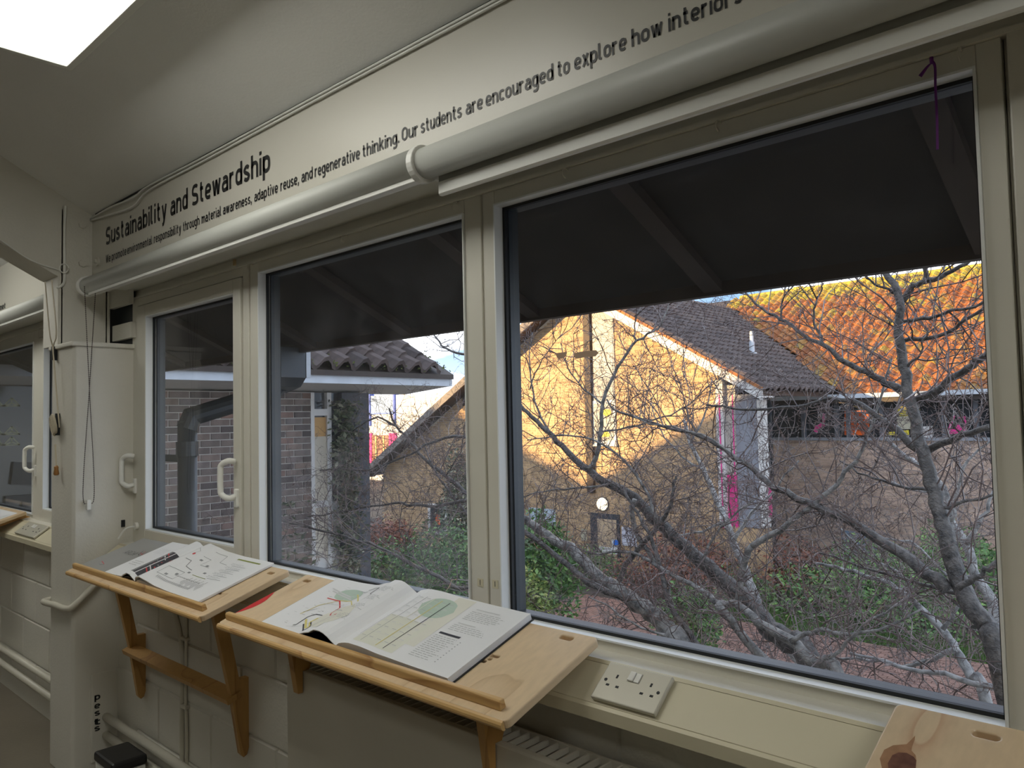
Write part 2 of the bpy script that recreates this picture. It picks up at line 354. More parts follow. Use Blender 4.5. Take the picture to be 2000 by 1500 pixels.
# near bay
w4 = empty('window_4', (-.77, YF, ZB), 'largest window pane, near the right post', 'window', kind='structure')
b = MB(); ring(b, -1.345, -.224, -.60, .571, -1.304, -.258, ZB-.004, ZT+.004); b.build('frame', paint_fr, w4, bevel=.002)
frame_bits(w4, -1.30, -.262, ZB, ZT, glass)
w3 = empty('window_3', (-1.93, YF, ZB), 'middle fixed window left of the broad mullion', 'window', kind='structure')
b = MB(); ring(b, -2.513, -1.353, -.60, .571, -2.45, -1.412, ZB-.004, ZT+.004); b.build('frame', paint_fr, w3, bevel=.002)
frame_bits(w3, -2.446, -1.416, ZB, ZT, glass_d)
w2 = empty('window_2', (-3.0, YF, -.5), 'narrow opening window beside the pillar', 'window', kind='structure')
b = MB(); ring(b, -3.56, -2.522, -.60, .571, -3.50, -2.565, -.515, .537); b.build('frame', paint_fr, w2, bevel=.002)
b = MB(); ring(b, -3.495, -2.57, -.51, .533, -3.404, -2.623, -.435, .483, YF-.008); sash = b.build('sash', paint_fr, w2, bevel=.002)
frame_bits(w2, -3.40, -2.627, -.431, .479, glass)
dhandle(w2, -2.60, -.19); dhandle(w2, -3.505, -.185)
# head strip above all frames (near bay)
struct('trim_5', MB().box(-3.56, .9, 1.372, 1.41, .575, .615).box(-3.56, .9, 1.352, 1.40, .571, .579), paint_fr, label='painted head board over the near windows', cat='trim')
struct('trim_6', MB().box(-1.353, -1.344, 1.366, 1.41, -.6, .575).box(-2.521, -2.514, 1.368, 1.41, -.6, .575), paint_fr, label='recessed joints of the window mullions', cat='trim')
pw = struct('trim_7', MB().box(-.216, .30, 1.355, 1.46, -1.45, .58).box(-.223, -.214, 1.375, 1.46, -.6, .575), paint_fr, bevel=.003, label='broad painted post right of the big window', cat='post')
struct('wall_front_end', MB().box(.30, 3.2, 1.33, 1.46, -.6, .7), paint, label='painted wall beyond the right post', cat='wall')
# far bay
w1 = empty('window_1', (-5.6, YF, ZB), 'window of the left bay behind the pillar', 'window', kind='structure')
xg = at(66, 700, 'y', YF).x
b = MB(); ring(b, -9.3, xg+.085, -.6, .566, -6.604, xg+.004, ZB-.004, ZT-.026); b.build('frame', paint_fr, w1, bevel=.002)
frame_bits(w1, -6.6, xg, ZB, ZT-.03, glass)
b = MB(); ring(b, xg+.093, -3.96, -.51, .515, xg+.196, -4.016, -.435, .459, YF-.008); b.build('sash', paint_fr, w1, bevel=.002)
frame_bits(w1, xg+.2, -4.02, -.431, .455, glass)
b = MB(); rail(b, xg+.09, -3.9, .52, .575); rail(b, xg+.09, -3.9, -.6, -.515); b.build('transom', paint_fr, w1)
dhandle(w1, xg+.075, -.16)
struct('trim_8', MB().box(-9.3, -3.93, 1.372, 1.41, .57, .615).box(-9.3, -3.93, 1.352, 1.40, .566, .574), paint_fr, label='painted head board over the left bay window', cat='trim')

# ------------------------------------------------------------------ lettering helper
def arc(cx, cy, rx, ry, a0, a1, n=7): return [(cx+rx*math.cos(math.radians(a0+(a1-a0)*i/n)), cy+ry*math.sin(math.radians(a0+(a1-a0)*i/n))) for i in range(n+1)]
def glyphs(w):
    """a plain upright stroke alphabet: centre lines of every letter, cap height 1"""
    B, h = .44, .74; lo, hi = w/2, .74-w/2; r = .2; mid = h/2; G = {}
    bowl = arc(B-r, hi-r, r, r, 0, 90)+arc(r, hi-r, r, r, 90, 180)+arc(r, lo+r, r, r, 180, 270)+arc(B-r, lo+r, r, r, 270, 360); bowl.append(bowl[0])
    arch = lambda x0, x1: arc(x0+r*.9, hi-r, r*.9, r, 180, 90)+arc(x1-r*.9, hi-r, r*.9, r, 90, 0)+[(x1, 0)]
    G['o'] = [bowl]; G['n'] = [[(0, 0), (0, h)], arch(0, B)]; G['h'] = [[(0, 0), (0, 1.02)], arch(0, B)]
    G['m'] = [[(0, 0), (0, h)], arch(0, .36), arch(.36, .72)]
    G['u'] = [[(B, 0), (B, h)], [(0, h)]+arc(r*.9, lo+r, r*.9, r, 180, 270)+arc(B-r*.9, lo+r, r*.9, r, 270, 360)]
    G['d'] = [bowl, [(B, 0), (B, 1.02)]]; G['b'] = [bowl, [(0, 0), (0, 1.02)]]; G['p'] = [bowl, [(0, h), (0, -.28)]]
    G['g'] = [bowl, [(B, h)]+arc(B-r, -.08, r, r*.85, 0, -90)+[(.12, -.25), (.05, -.22)]]
    G['a'] = [[(.04, hi-.04)]+arc(B-r, hi-r*.8, r, r*.8, 90, 0)[:1]+arc(B-r, hi-r*.8, r, r*.8, 80, 0)+[(B, 0)],
              [(B, .42), (.16, .42)]+arc(.15, .245, .15, .175, 90, 270)+[(.24, lo)]+arc(B-.15, lo+.14, .15, .14, 270, 360)]
    G['e'] = [[(0, mid-.01), (B, mid-.01)]+arc(B-r, hi-r, r, r, 0, 90)+arc(r, hi-r, r, r, 90, 180)+arc(r, lo+r, r, r, 180, 270)+[(B-.1, lo), (B-.03, lo+.06)]]
    G['c'] = [[(B-.03, hi-.06), (B-.1, hi)]+arc(r, hi-r, r, r, 90, 180)+arc(r, lo+r, r, r, 180, 270)+[(B-.1, lo), (B-.03, lo+.06)]]
    ss = lambda W_, L, T_: [(W_-.02, T_-.07), (W_-.12, T_-.005), (W_*.45, T_), (.12, T_-.02), (.02, T_-.12*(T_-L)/.6), (.03, (T_+L)/2+.09), (.14, (T_+L)/2+.02), (W_-.14, (T_+L)/2-.03), (W_-.02, (T_+L)/2-.11), (W_-.01, L+.11), (W_-.1, L+.015), (W_*.5, L), (.11, L+.01), (.0, L+.07)]
    G['s'] = [[(p.x, p.y) for p in spline([(x, y, 0) for x, y in ss(.40, lo, hi)], 3)]]; G['S'] = [[(p.x, p.y) for p in spline([(x, y, 0) for x, y in ss(.52, lo, 1-w/2)], 3)]]
    G['i'] = [[(0, 0), (0, h)], [(0, .87), (0, 1.02)]]; G['l'] = [[(0, 1.02)]+arc(.14, lo+.12, .14, .12, 180, 270)+[(.19, lo)]]
    G['t'] = [[(.12, .96)]+arc(.27, lo+.14, .15, .14, 180, 270)+[(.34, lo)], [(0, hi), (.33, hi)]]; G['r'] = [[(0, 0), (0, h)], arc(.2, hi-r, .2, r, 180, 90)+[(.30, hi-.01)]]
    G['k'] = [[(0, 0), (0, 1.02)], [(.42, h), (.02, .28)], [(.16, .42), (.45, 0)]]; G['v'] = [[(0, h), (.22, .02), (.44, h)]]
    G['w'] = [[(0, h), (.17, .02), (.34, h-.02), (.51, .02), (.68, h)]]; G['W'] = [[(0, 1), (.2, .02), (.4, .98), (.6, .02), (.8, 1)]]
    G['x'] = [[(0, h), (.42, 0)], [(.42, h), (0, 0)]]; G['y'] = [[(0, h), (.22, .02)], [(.44, h), (.2, -.12), (.12, -.24), (.0, -.25)]]
    R_ = .27; G['O'] = [arc(.54-R_, 1-w/2-R_, R_, R_, 0, 90)+arc(R_, 1-w/2-R_, R_, R_, 90, 180)+arc(R_, lo+R_, R_, R_, 180, 270)+arc(.54-R_, lo+R_, R_, R_, 270, 360)+[(.54, 1-w/2-R_)]]
    G['.'] = [[(0, 0), (0, w*1.05)]]; G[','] = [[(.03, w*1.05), (.03, .04), (-.03, -.14)]]
    G['A'] = [[(0, 0), (.27, .98), (.54, 0)], [(.1, .32), (.44, .32)]]; G['R'] = [[(0, 0), (0, 1)], [(0, hi+.22), (.3, hi+.22)]+arc(.3, .72, .18, .2, 90, -90)+[(0, .5)], [(.26, .5), (.5, 0)]]
    G['C'] = [[(.5, .82)]+arc(.26, 1-w/2-.26, .26, .26, 60, 180)+arc(.26, lo+.26, .26, .26, 180, 300)+[(.5, .18)]]; G['H'] = [[(0, 0), (0, 1)], [(.5, 0), (.5, 1)], [(0, .5), (.5, .5)]]; G['I'] = [[(0, 0), (0, 1)]]
    return G
def stroke(path, w):
    for i in range(1, len(path)-1):        # sharp corners are two strokes
        a, p, c = path[i-1:i+2]; d1 = (p[0]-a[0], p[1]-a[1]); d2 = (c[0]-p[0], c[1]-p[1]); L = math.hypot(*d1)*math.hypot(*d2)
        if L > 1e-9 and (d1[0]*d2[0]+d1[1]*d2[1])/L < .25:
            v1, f1 = stroke(path[:i+1], w); v2, f2 = stroke(path[i:], w); return v1+v2, f1+[tuple(k+len(v1) for k in f) for f in f2]
    n = len(path); closed = math.hypot(path[0][0]-path[-1][0], path[0][1]-path[-1][1]) < 1e-4
    if closed: path = path[:-1]; n -= 1
    V_ = []
    for i, p in enumerate(path):
        a = path[i-1] if (i or closed) else None; c = path[(i+1) % n] if (i < n-1 or closed) else None
        ds = []
        if a is not None: ds.append((p[0]-a[0], p[1]-a[1]))
        if c is not None: ds.append((c[0]-p[0], c[1]-p[1]))
        ns = []
        for d in ds:
            L = math.hypot(*d)
            if L > 1e-6: ns.append((-d[1]/L, d[0]/L))
        if not ns: ns = [(1, 0)]
        nx, ny = sum(q[0] for q in ns)/len(ns), sum(q[1] for q in ns)/len(ns); L2 = max(.35, nx*nx+ny*ny); nx, ny = nx/L2, ny/L2
        V_ += [(p[0]+nx*w/2, p[1]+ny*w/2), (p[0]-nx*w/2, p[1]-ny*w/2)]
    fs = [(2*i, 2*i+1, 2*((i+1) % n)+1, 2*((i+1) % n)) for i in range(n if closed else n-1)]
    return V_, fs
def lettering(items, name, mat, parent, org, X, Y, cap, w=.15):
    """items: (text, start point, end point); X, Y unit vectors of the writing; words are fitted between their ends"""
    b = MB(); b.raw = True; G = glyphs(w)
    X, Y = Vector(X), Vector(Y); Z = X.cross(Y)
    for body, p0, p1 in items:
        cur = 0; vs_ = []; fs_ = []
        for ch in body:
            if ch == ' ': cur += .34; continue
            mx = 0; cur += w/2
            for st in G[ch]:
                v, f = stroke(st, w); k = len(vs_); vs_ += [(x+cur, y) for x, y in v]; fs_ += [tuple(i+k for i in q) for q in f]; mx = max(mx, max(x for x, y in st))
            cur += mx+w/2+.10
        lo = min(x for x, y in vs_); hi = max(x for x, y in vs_); p0 = Vector(p0); s_ = (Vector(p1)-p0).dot(X)/(hi-lo)
        b.add([p0+X*((x-lo)*s_)+Y*(y*cap)+Z*.0008 for x, y in vs_], fs_)
    return b.build(name, mat, parent, org=org)

# ------------------------------------------------------------------ sign boards
YS = 1.255
sb = empty('sign_board', (-1.5, YS, .632), 'long cream sign board with black lettering above the blinds', 'sign')
MB().box(-3.748, 1.2, YS, 1.272, .632, .965).build('board', sign_m, sb, bevel=.001)
def sx(px, py): return at(px, py, 'y', YS-.0005).x
ZH, ZBD = .806, .727
W = [('Sustainability', sx(207, 476), sx(326, 425)), ('and', sx(333, 425), sx(367, 410)), ('Stewardship', sx(375, 405), sx(528, 345))]
lettering([(t, (a, YS-.0005, ZH), (b_, YS-.0005, ZH)) for t, a, b_ in W], 'heading_lettering', ink, sb, None, (1, 0, 0), (0, 0, 1), .077, .175)
segs = [('We promote', 207, 247), ('environmental', 249, 297), ('responsibility', 301, 354), ('through', 358, 390), ('material', 394, 432), ('awareness,', 436, 492), ('adaptive', 497, 543), ('reuse,', 548, 584), ('and', 589, 611), ('regenerative', 615, 703), ('thinking.', 709, 780), ('Our', 785, 816), ('students', 822, 902), ('are', 910, 943), ('encouraged', 949, 1081), ('to', 1090, 1113), ('explore', 1122, 1224), ('how', 1234, 1295), ('interiors', 1306, 1451)]
def base_y(px):          # pixel height of the small lettering's baseline
    lo, hi = -200., 800.
    for _ in range(40):
        m_ = (lo+hi)/2
        if at(px, m_, 'y', YS).z > ZBD: lo = m_
        else: hi = m_
    return lo
lettering([(t, (sx(a, base_y(a)), YS-.0005, ZBD), (sx(b_, base_y(b_)), YS-.0005, ZBD)) for t, a, b_ in segs], 'body_lettering', ink, sb, None, (1, 0, 0), (0, 0, 1), .035, .165)
p = at(192, 511, 'y', YS); MB().tube([p, p+Vector((0, -.008, 0))], .02, 16).tube([p+Vector((0, -.008, 0)), p+Vector((0, -.018, 0))], .009, 8).build('screw_cap', sign_m, sb)
sb2 = empty('sign_board', (-6, YS, .632), 'cream sign board over the left bay, mostly cut off by the picture edge', 'sign')
MB().box(-9.3, -3.95, YS, 1.272, .632, .965).build('board', sign_m, sb2, bevel=.001)
lettering([('planet', (at(-9, 577, 'y', YS).x, YS-.0005, .705), (at(11, 577, 'y', YS).x, YS-.0005, .705))], 'body_lettering', ink, sb2, None, (1, 0, 0), (0, 0, 1), .035, .165)
# thin cables pinned along the ceiling edge
for k, (dz, lab) in enumerate(((.0, 'upper white cable pinned along the top of the sign board'), (-.022, 'lower white cable sagging along the top of the sign board'))):
    pts = [(-3.74, YS-.01, .955+dz*.3), (-3.5, YS-.012, .957+dz*1.4), (-3.25, YS-.012, .946+dz*1.6), (-3.1, YS-.01, .962+dz*.8), (-2.6, YS-.008, .96+dz*.6), (-1.8, YS-.008, .962+dz*.5), (-.6, YS-.008, .96+dz*.4)]
    tag(MB().tube(spline(pts, 5), .004, 6).build('cable', hand_m, smooth=True), lab, 'cable')
tag(MB().box(-3.7, 1.2, YS-.004, YS+.004, .967, .971).build('trim_9', gasket), 'dark gap between ceiling and sign board', 'trim', kind='structure')
vc = [at(108, 527, 'x', -3.72), at(124, 527, 'x', -3.72)]
cab = MB().tube(spline([at(128, 402, 'x', -3.742), at(126, 450, 'x', -3.742), at(126, 520, 'x', -3.742), at(125, 552, 'x', -3.742), at(112, 563, 'x', -3.742)], 5), .006, 6)
a_ = [at(125+9*math.cos(t), 524+9*math.sin(t), 'x', -3.735) for t in [i*math.pi/6 for i in range(13)]]
cab.tube(a_, .003, 5); cab.tube(spline([at(0, 468, 'x', -3.74), at(60, 508, 'x', -3.74), at(118, 528, 'x', -3.74)], 4), .003, 5)
tag(cab.build('cable', hand_m, smooth=True), 'white cable running down the pillar head with a small coil', 'cable')

# ------------------------------------------------------------------ blinds
def blind(x0, x1, z, name_lab, hem=None, chain_x=None, brackets=()):
    yb = 1.203
    t = empty('roller_blind', ((x0+x1)/2, yb, z), name_lab, 'blind')
    MB().tube([(x0, yb, z), (x1, yb, z)], .0375, 28).build('roller', blind_m, t, smooth=True)
    for xb in brackets:
        br = MB().tube([(xb-.011, yb, z), (xb+.011, yb, z)], .046, 28); br.prism([(yb-.02, z-.03), (yb+.06, z-.03), (yb+.06, z+.03), (yb, z+.045)], 'x', xb-.006, xb+.006)
        br.build('bracket', hand_m, t, smooth=False, bevel=.003)
    if hem is not None:
        MB().box(x0+.02, x1, yb+.028, yb+.031, z-.075, z).build('fabric', blind_m, t)
        MB().prism([(yb+.018, z-.075), (yb+.018, z-.047), (yb+.026, z-.043), (yb+.036, z-.047), (yb+.036, z-.075), (yb+.03, z-.079), (yb+.022, z-.079)], 'x', x0+.03, x1).build('hem_bar', hand_m, t)
    return t
bl = blind(-3.64, -1.395, .627, 'rolled pale blind over the narrow and middle windows', brackets=(-3.645,))
MB().box(-3.60, -1.40, 1.19, 1.215, .580, .592).build('hem_bar', hand_m, bl, bevel=.002)
bl2 = blind(-1.385, 1.0, .620, 'rolled pale blind over the biggest window with white bar', hem=1, brackets=(-1.39,))
bl3 = blind(-9.2, -3.97, .627, 'rolled pale blind over the left bay window', brackets=())
MB().box(-9.2, -3.98, 1.19, 1.215, .580, .592).build('hem_bar', hand_m, bl3, bevel=.002)
def chain(px0, py0, px1, py1, pxb, pyb, yv, lab, ax='y'):
    A, B, C_ = at(px0, py0, ax, yv), at(px1, py1, ax, yv), at(pxb, pyb, ax, yv)
    t = empty('bead_chain', C_, lab, 'chain'); path = []
    hw = Vector((0, -.022, .045)) if ax == 'x' else Vector((.022, 0, .03)); C1 = C_+hw; C0 = C_+Vector((-hw.x, -hw.y, hw.z))
    path = spline([A, A.lerp(C0, .5), C0, C_, C1, B.lerp(C1, .5), B], 40)
    b = MB(); acc = 0; last = path[0]
    L = [0]
    for i in range(1, len(path)): L.append(L[-1]+(path[i]-path[i-1]).length)
    n = int(L[-1]/.0085); j = 0
    for k in range(n):
        s_ = k*L[-1]/n
        while L[j+1] < s_: j += 1
        p = path[j].lerp(path[j+1], (s_-L[j])/max(1e-9, L[j+1]-L[j])); r = .003
        b.add([p+Vector(q)*r for q in ((1,0,0),(-1,0,0),(0,1,0),(0,-1,0),(0,0,1),(0,0,-1))], [(0,2,4),(2,1,4),(1,3,4),(3,0,4),(2,0,5),(1,2,5),(3,1,5),(0,3,5)])
    b.tube(path, .0011, 4); b.build('beads', beadm, t, kind='stuff')
    MB().box(C_.x-.008, C_.x+.008, C_.y-.009, C_.y+.009, C_.z-.035, C_.z+.008).build('tensioner', hand_m, t, bevel=.004)
chain(165, 560, 187, 562, 173, 980, -3.525, 'brown bead chain hanging in front of the white pillar', 'x')
p = at(112, 560, 'y', 1.20)
chain(113, 575, 106, 575, 110, 664, 1.20, 'short bead chain of the left bay blind, left of the pillar')
# blind cord wound on a cleat
cz = at(112, 830, 'y', 1.108)
ck = empty('blind_cord', cz, 'cream cord wound on a cleat on the pillar with an acorn pull', 'cord')
b = MB()
for a0 in ((88, 550), (101, 547)):
    b.tube(spline([at(a0[0], a0[1], 'y', 1.02), at(a0[0]+9, 650, 'y', 1.06), at(104, 690, 'y', 1.09), at(116, 835, 'y', 1.10)], 6), .0028, 5)
b.build('cord', cordm, ck, smooth=True)
b = MB()
for k in range(9):
    dx = (k-4)*.0045; pts = []
    for i in range(17):
        t = i/16*2*math.pi; pts.append(cz+Vector((dx*.8+.015*math.cos(t), -.012-.004*(k % 3)-.006*math.sin(t), .038*math.sin(t)+.002*(k-4))))
    b.tube(pts, .0032, 5, False)
b.build('cord_coil', cordm, ck, smooth=True)
b = MB().tube([at(108, 868, 'y', 1.10), at(109, 890, 'y', 1.10), at(110, 910, 'y', 1.10)], .004, 6); b.build('cord_tail', cordm, ck)
q = at(110, 912, 'y', 1.10)
MB().tube([q+Vector((0,0,.006)), q, q+Vector((0,0,-.01)), q+Vector((0,0,-.03)), q+Vector((0,0,-.036))], [.005, .009, .008, .0115, .007], 10).build('acorn', MAT('wooden acorn', (.36, .17, .05), .4), ck, smooth=True)
MB().box(cz.x-.005, cz.x+.005, 1.10, 1.118, cz.z-.045, cz.z+.05).build('cleat', gasket, ck)
cl = empty('cord_guide', at(104, 682, 'y', 1.105), 'small dark cord clip at the pillar casing corner', 'clip')
MB().box(*[v for v in (at(103, 682, 'y', 1.1).x-.006, at(103, 682, 'y', 1.1).x+.006, 1.095, 1.117)], at(103, 690, 'y', 1.1).z-.03, at(103, 690, 'y', 1.1).z+.03).build('clip', gasket, cl)

# ------------------------------------------------------------------ ceiling lights
def light_panel(x0, x1, y0, y1, z, lab):
    t = empty('ceiling_light', ((x0+x1)/2, (y0+y1)/2, z), lab, 'light')
    d = .022; b = MB()
    b.box(x0-d, x1+d, y0-d, y0, z, z+.05).box(x0-d, x1+d, y1, y1+d, z, z+.05).box(x0-d, x0, y0, y1, z, z+.05).box(x1, x1+d, y0, y1, z, z+.05)
    b.build('frame', alu, t, bevel=.002)
    MB().box(x0-.001, x1+.001, y0-.001, y1+.001, z+.004, z+.02).build('diffuser', lamp_m, t)
    b = MB().box(x0+.05, x0+.07, y0, y1, z+.05, z+.06).box(x0-d, x1+d, y0-d, y1+d, z+.049, z+.055)
    b.build('back_plate', alu, t)
    for xx in (x0+.2, x1-.2): MB().tube([(xx, y0+.1, z+.05), (xx, y0+.1, ceil_z(y0+.1) if y0 > yr else ceil_z(2*yr-y0-.1))], .003, 5).build('hanger', alu, t)
lamp_m = MAT('glowing diffuser', (1, .99, .91), .5, emit=PANEL_E)
A = at(130, 130, 'z', 1.11)
light_panel(A.x, A.x+1.2, A.y-.6, A.y, 1.11, 'glowing ceiling light panel in the top corner')
light_panel(A.x+3.3, A.x+4.5, A.y-.6, A.y, 1.11, 'glowing ceiling light panel nearest the right post, overhead')
light_panel(A.x-2.8, A.x-1.6, A.y-.6, A.y, 1.11, 'glowing ceiling light panel beyond the roof beam')
for x_, lab in ((-6.2, 'added unseen fill light panel under the ridge, far end'), (.2, 'added unseen fill light panel under the ridge, near end')):
    light_panel(x_, x_+1.2, -2.3, -1.7, 2.35, lab)  # out-of-view panels added as general fill for the room
# ------------------------------------------------------------------ trunking and sockets
TT, TB = (1.296, -.503), (1.221, -.556)      # top and bottom edge of the slanted face (y, z)
def trunk(x0, x1, joints, name, lab):
    t = empty(name, ((x0+x1)/2, 1.25, -.60), lab, 'trunking')
    MB().prism([(1.302, -.497), (1.300, -.497), (1.296, -.503), (1.300, -.512), (1.229, -.562), (1.221, -.556), (1.214, -.561), (1.216, -.586), (1.302, -.589)], 'x', x0, x1).build('channel', paint_trunk, t)
    xs = [x0]+joints+[x1]
    for a, b_ in zip(xs, xs[1:]):
        n_ = Vector((0, -.577, .817))
        P = [Vector((a+.0008, 1.297, -.5075)), Vector((b_-.0008, 1.297, -.5075)), Vector((b_-.0008, 1.2235, -.5595)), Vector((a+.0008, 1.2235, -.5595))]
        MB().add([p+n_*.002 for p in P]+[p+n_*.006 for p in P], [(3,2,1,0),(4,5,6,7),(0,1,5,4),(1,2,6,5),(2,3,7,6),(3,0,4,7)]).build('lid', paint_trunk, t, bevel=.0012)
    return t
trunk(-3.54, .9, [-1.33, at(1316, 1330, 'y', 1.29).x+.45], 'cable_trunking', 'cream slanted cable trunking under the near windows')
trunk(-9.3, -3.84, [-5.6], 'cable_trunking', 'cream slanted cable trunking in the left bay, past the pillar')
def socket(xl, lab, xr):
    U = Vector((1, 0, 0)); V = (Vector((0, TB[0]-TT[0], TB[1]-TT[1]))).normalized(); Nn = V.cross(U); Nn = Nn if Nn.z > 0 else -Nn
    o = Vector((xl, 1.2975, -.5045)) + Nn*.006
    W_, Hh = xr-xl, .086
    t = empty('wall_socket', o+U*W_/2, lab, 'socket')
    def slab(u0, u1, v0, v1, h0, h1):
        P = [o+U*u+V*v+Nn*h for h in (h0, h1) for u, v in ((u0, v0), (u1, v0), (u1, v1), (u0, v1))]
        return MB().add(P, [(3,2,1,0),(4,5,6,7),(0,1,5,4),(1,2,6,5),(2,3,7,6),(3,0,4,7)])
    slab(0, W_, .002, .088, 0, .011).build('plate', chrome, t, bevel=.0025)
    s = W_/.146
    def S(name, u0, u1, v0, v1, h0, h1, mt, bev=0): slab(u0*s, u1*s, v0, v1, h0, h1).build(name, mt, t, bevel=bev)
    S('switch_recess', .058, .086, .014, .037, .0108, .0113, MAT('grey plastic', (.40, .385, .33), .4))
    S('rocker_switch', .0595, .0715, .015, .036, .011, .016, hand_m, .0015)
    S('rocker_switch', .0725, .0845, .015, .036, .011, .0135, hand_m, .0015)
    for c in (.034, .112):
        dd = .014
        S('pin_hole', c-.002, c+.002, .028, .036, .0108, .0116, gasket)
        S('pin_hole', c-dd*.8-.0035, c-dd*.8+.0035, .052, .0565, .0108, .0116, gasket)
        S('pin_hole', c+dd*.8-.0035, c+dd*.8+.0035, .052, .0565, .0108, .0116, gasket)
    for c in (.013, .133):
        p = o+U*c*s+V*.044+Nn*.0108; MB().tube([p, p+Nn*.001], .0034, 12).build('screw', gasket, t)
    return t
socket(at(1198, 1302, 'y', 1.296).x, 'double wall socket with two rocker switches beside the middle desk', at(1321, 1328, 'y', 1.296).x)
socket(at(46, 1052, 'y', 1.26).x, 'double wall socket on the left bay trunking, past the pillar', at(84, 1048, 'y', 1.26).x)

# ------------------------------------------------------------------ reading desks
B0 = Vector((0, 1.30, -.454)); BV = Vector((0, -.28, -.086)).normalized(); BN = Vector((1, 0, 0)).cross(BV); BN = BN if BN.z > 0 else -BN
def bp(u, v, h=0): return B0+Vector((1, 0, 0))*u+BV*v+BN*h
def onboard(px, py, h=0):
    d = ray(px, py); P0 = B0+BN*h; q = d*(P0.dot(BN)/d.dot(BN)); return q.x, (q-B0).dot(BV)
def rrect(x0, x1, y0, y1, r, n=5):
    o = []
    for cx, cy, a in ((x1-r, y1-r, 0), (x0+r, y1-r, 90), (x0+r, y0+r, 180), (x1-r, y0+r, 270)):
        o += [(cx+r*math.cos(math.radians(a+90*i/n)), cy+r*math.sin(math.radians(a+90*i/n))) for i in range(n+1)]
    return o
def holed_board(outer, holes, th):
    cu = bpy.data.curves.new('board', 'CURVE'); cu.dimensions = '2D'; cu.fill_mode = 'BOTH'
    for lp in [outer]+holes:
        s = cu.splines.new('POLY'); s.points.add(len(lp)-1); s.use_cyclic_u = True
        for i, p in enumerate(lp): s.points[i].co = (p[0], p[1], 0, 1)
    cu.extrude = th/2-.003; cu.bevel_depth = .003; cu.bevel_resolution = 2; cu.offset = -.003
    o = bpy.data.objects.new('board', cu); COL.objects.link(o); dg = bpy.context.evaluated_depsgraph_get(); dg.update()
    me = bpy.data.meshes.new_from_object(o.evaluated_get(dg)); bpy.data.objects.remove(o); return me
LEG_P = [(1.165, -.563), (1.205, -.553), (1.262, -.832), (1.295, -.832), (1.295, -1.06), (1.288, -1.082), (1.276, -1.088), (1.266, -1.075), (1.238, -.90)]
def desk(u0, u1, lab, wood, legs, slots, full=True, extra_slots=()):
    t = empty('reading_desk', (( u0+u1)/2, 1.16, -.56), lab, 'desk', 'sloping reading desks along the windows')
    th = .018
    me = holed_board(rrect(u0, u1, -.297, 0.0, .012), [rrect(a-.017, a+.017, -v-.007, -v+.007, .006) for a, v in slots]+[rrect(a-w_, a+w_, -v-h_, -v+h_, min(w_, h_)*.8) for a, v, w_, h_ in extra_slots], th)
    b = MB(); b.raw = True
    b.add([bp(v.co.x, -v.co.y, v.co.z-th/2) for v in me.vertices], [tuple(p.vertices) for p in me.polygons])
    bo = b.build('board', wood, t)
    for a, v in slots: MB().add([bp(a+i*.024, v+j*.014, h) for h in (-.015, -.018) for i, j in ((-1, -1), (1, -1), (1, 1), (-1, 1))], [(0,1,2,3),(7,6,5,4),(0,4,5,1),(1,5,6,2),(2,6,7,3),(3,7,4,0)]).build('slot_floor', wood, t)
    # front strip and nosing
    P = [(.262, 0), (.262, .018), (.272, .020), (.276, .016), (.278, .004), (.278, 0)]
    def along(pts, a, b_): return MB().add([bp(a, v, h) for v, h in pts]+[bp(b_, v, h) for v, h in pts], [tuple(range(len(pts)-1, -1, -1)), tuple(range(len(pts), 2*len(pts)))]+[(i, (i+1) % len(pts), len(pts)+(i+1) % len(pts), len(pts)+i) for i in range(len(pts))])
    along(P, u0+.012, u1-.03).build('book_stop', pine, t, bevel=.0015)
    Q = [(.2975+.009*math.sin(a), -.009+.0095*math.cos(a)) for a in [i*math.pi/6 for i in range(7)]]
    along(Q, u0+.006, u1-.006).build('nosing', pine, t)
    # hooks over the trunking and legs
    for x in legs:
        hk = MB().prism([(1.10, -.5405), (1.318, -.4725), (1.345, -.476), (1.352, -.495), (1.349, -.496), (1.318, -.496), (1.30, -.495), (1.29, -.500), (1.115, -.556)], 'x', x-.012, x+.012)
        hk.build('hook_rail', leg_w, t, bevel=.001)
        if full:
            MB().prism(LEG_P, 'x', x-.012, x+.012).build('leg', leg_w, t, bevel=.0012)
        else:
            MB().prism([(1.12, -.551), (1.165, -.545), (1.192, -.655), (1.185, -.672), (1.165, -.672), (1.165, -.73), (1.150, -.73)], 'x', x-.012, x+.012).build('leg', leg_w, t, bevel=.0012)
    if full:
        MB().add([Vector(p) for x in (legs[0]-.02, legs[1]+.02) for p in ((x, 1.213, -.885), (x, 1.262, -.868), (x, 1.268, -.886), (x, 1.219, -.903))],
          [(0,1,2,3),(7,6,5,4),(0,4,5,1),(1,5,6,2),(2,6,7,3),(3,7,4,0)]).build('cross_bar', leg_w, t, bevel=.001)
    return t
xl1 = at(275, 1380, 'y', 1.28).x; xl2 = at(475, 1488, 'y', 1.28).x
desk(-3.29, -2.165, 'reading desk nearest the pillar, holding the magazines on two long legs', ply2, (xl1, xl2), [(-2.222, .034)], True, [(-2.27, .185, .012, .003)])
desk(-2.065, -.972, 'middle reading desk holding the big open book, hooked over the radiator', ply, (at(590, 1290, 'y', 1.17).x, at(960, 1450, 'y', 1.165).x), [(-1.04, .024), (-2.02, .032)], False,
     [(-1.147, .136, .012, .004), (-1.165, .160, .014, .004), (-1.150, .149, .005, .004)])
d3 = desk(-.397, .70, 'nearest reading desk at the bottom right with a dark wood knot', ply3, (-.34, .6), [(-.270, .030)], True)
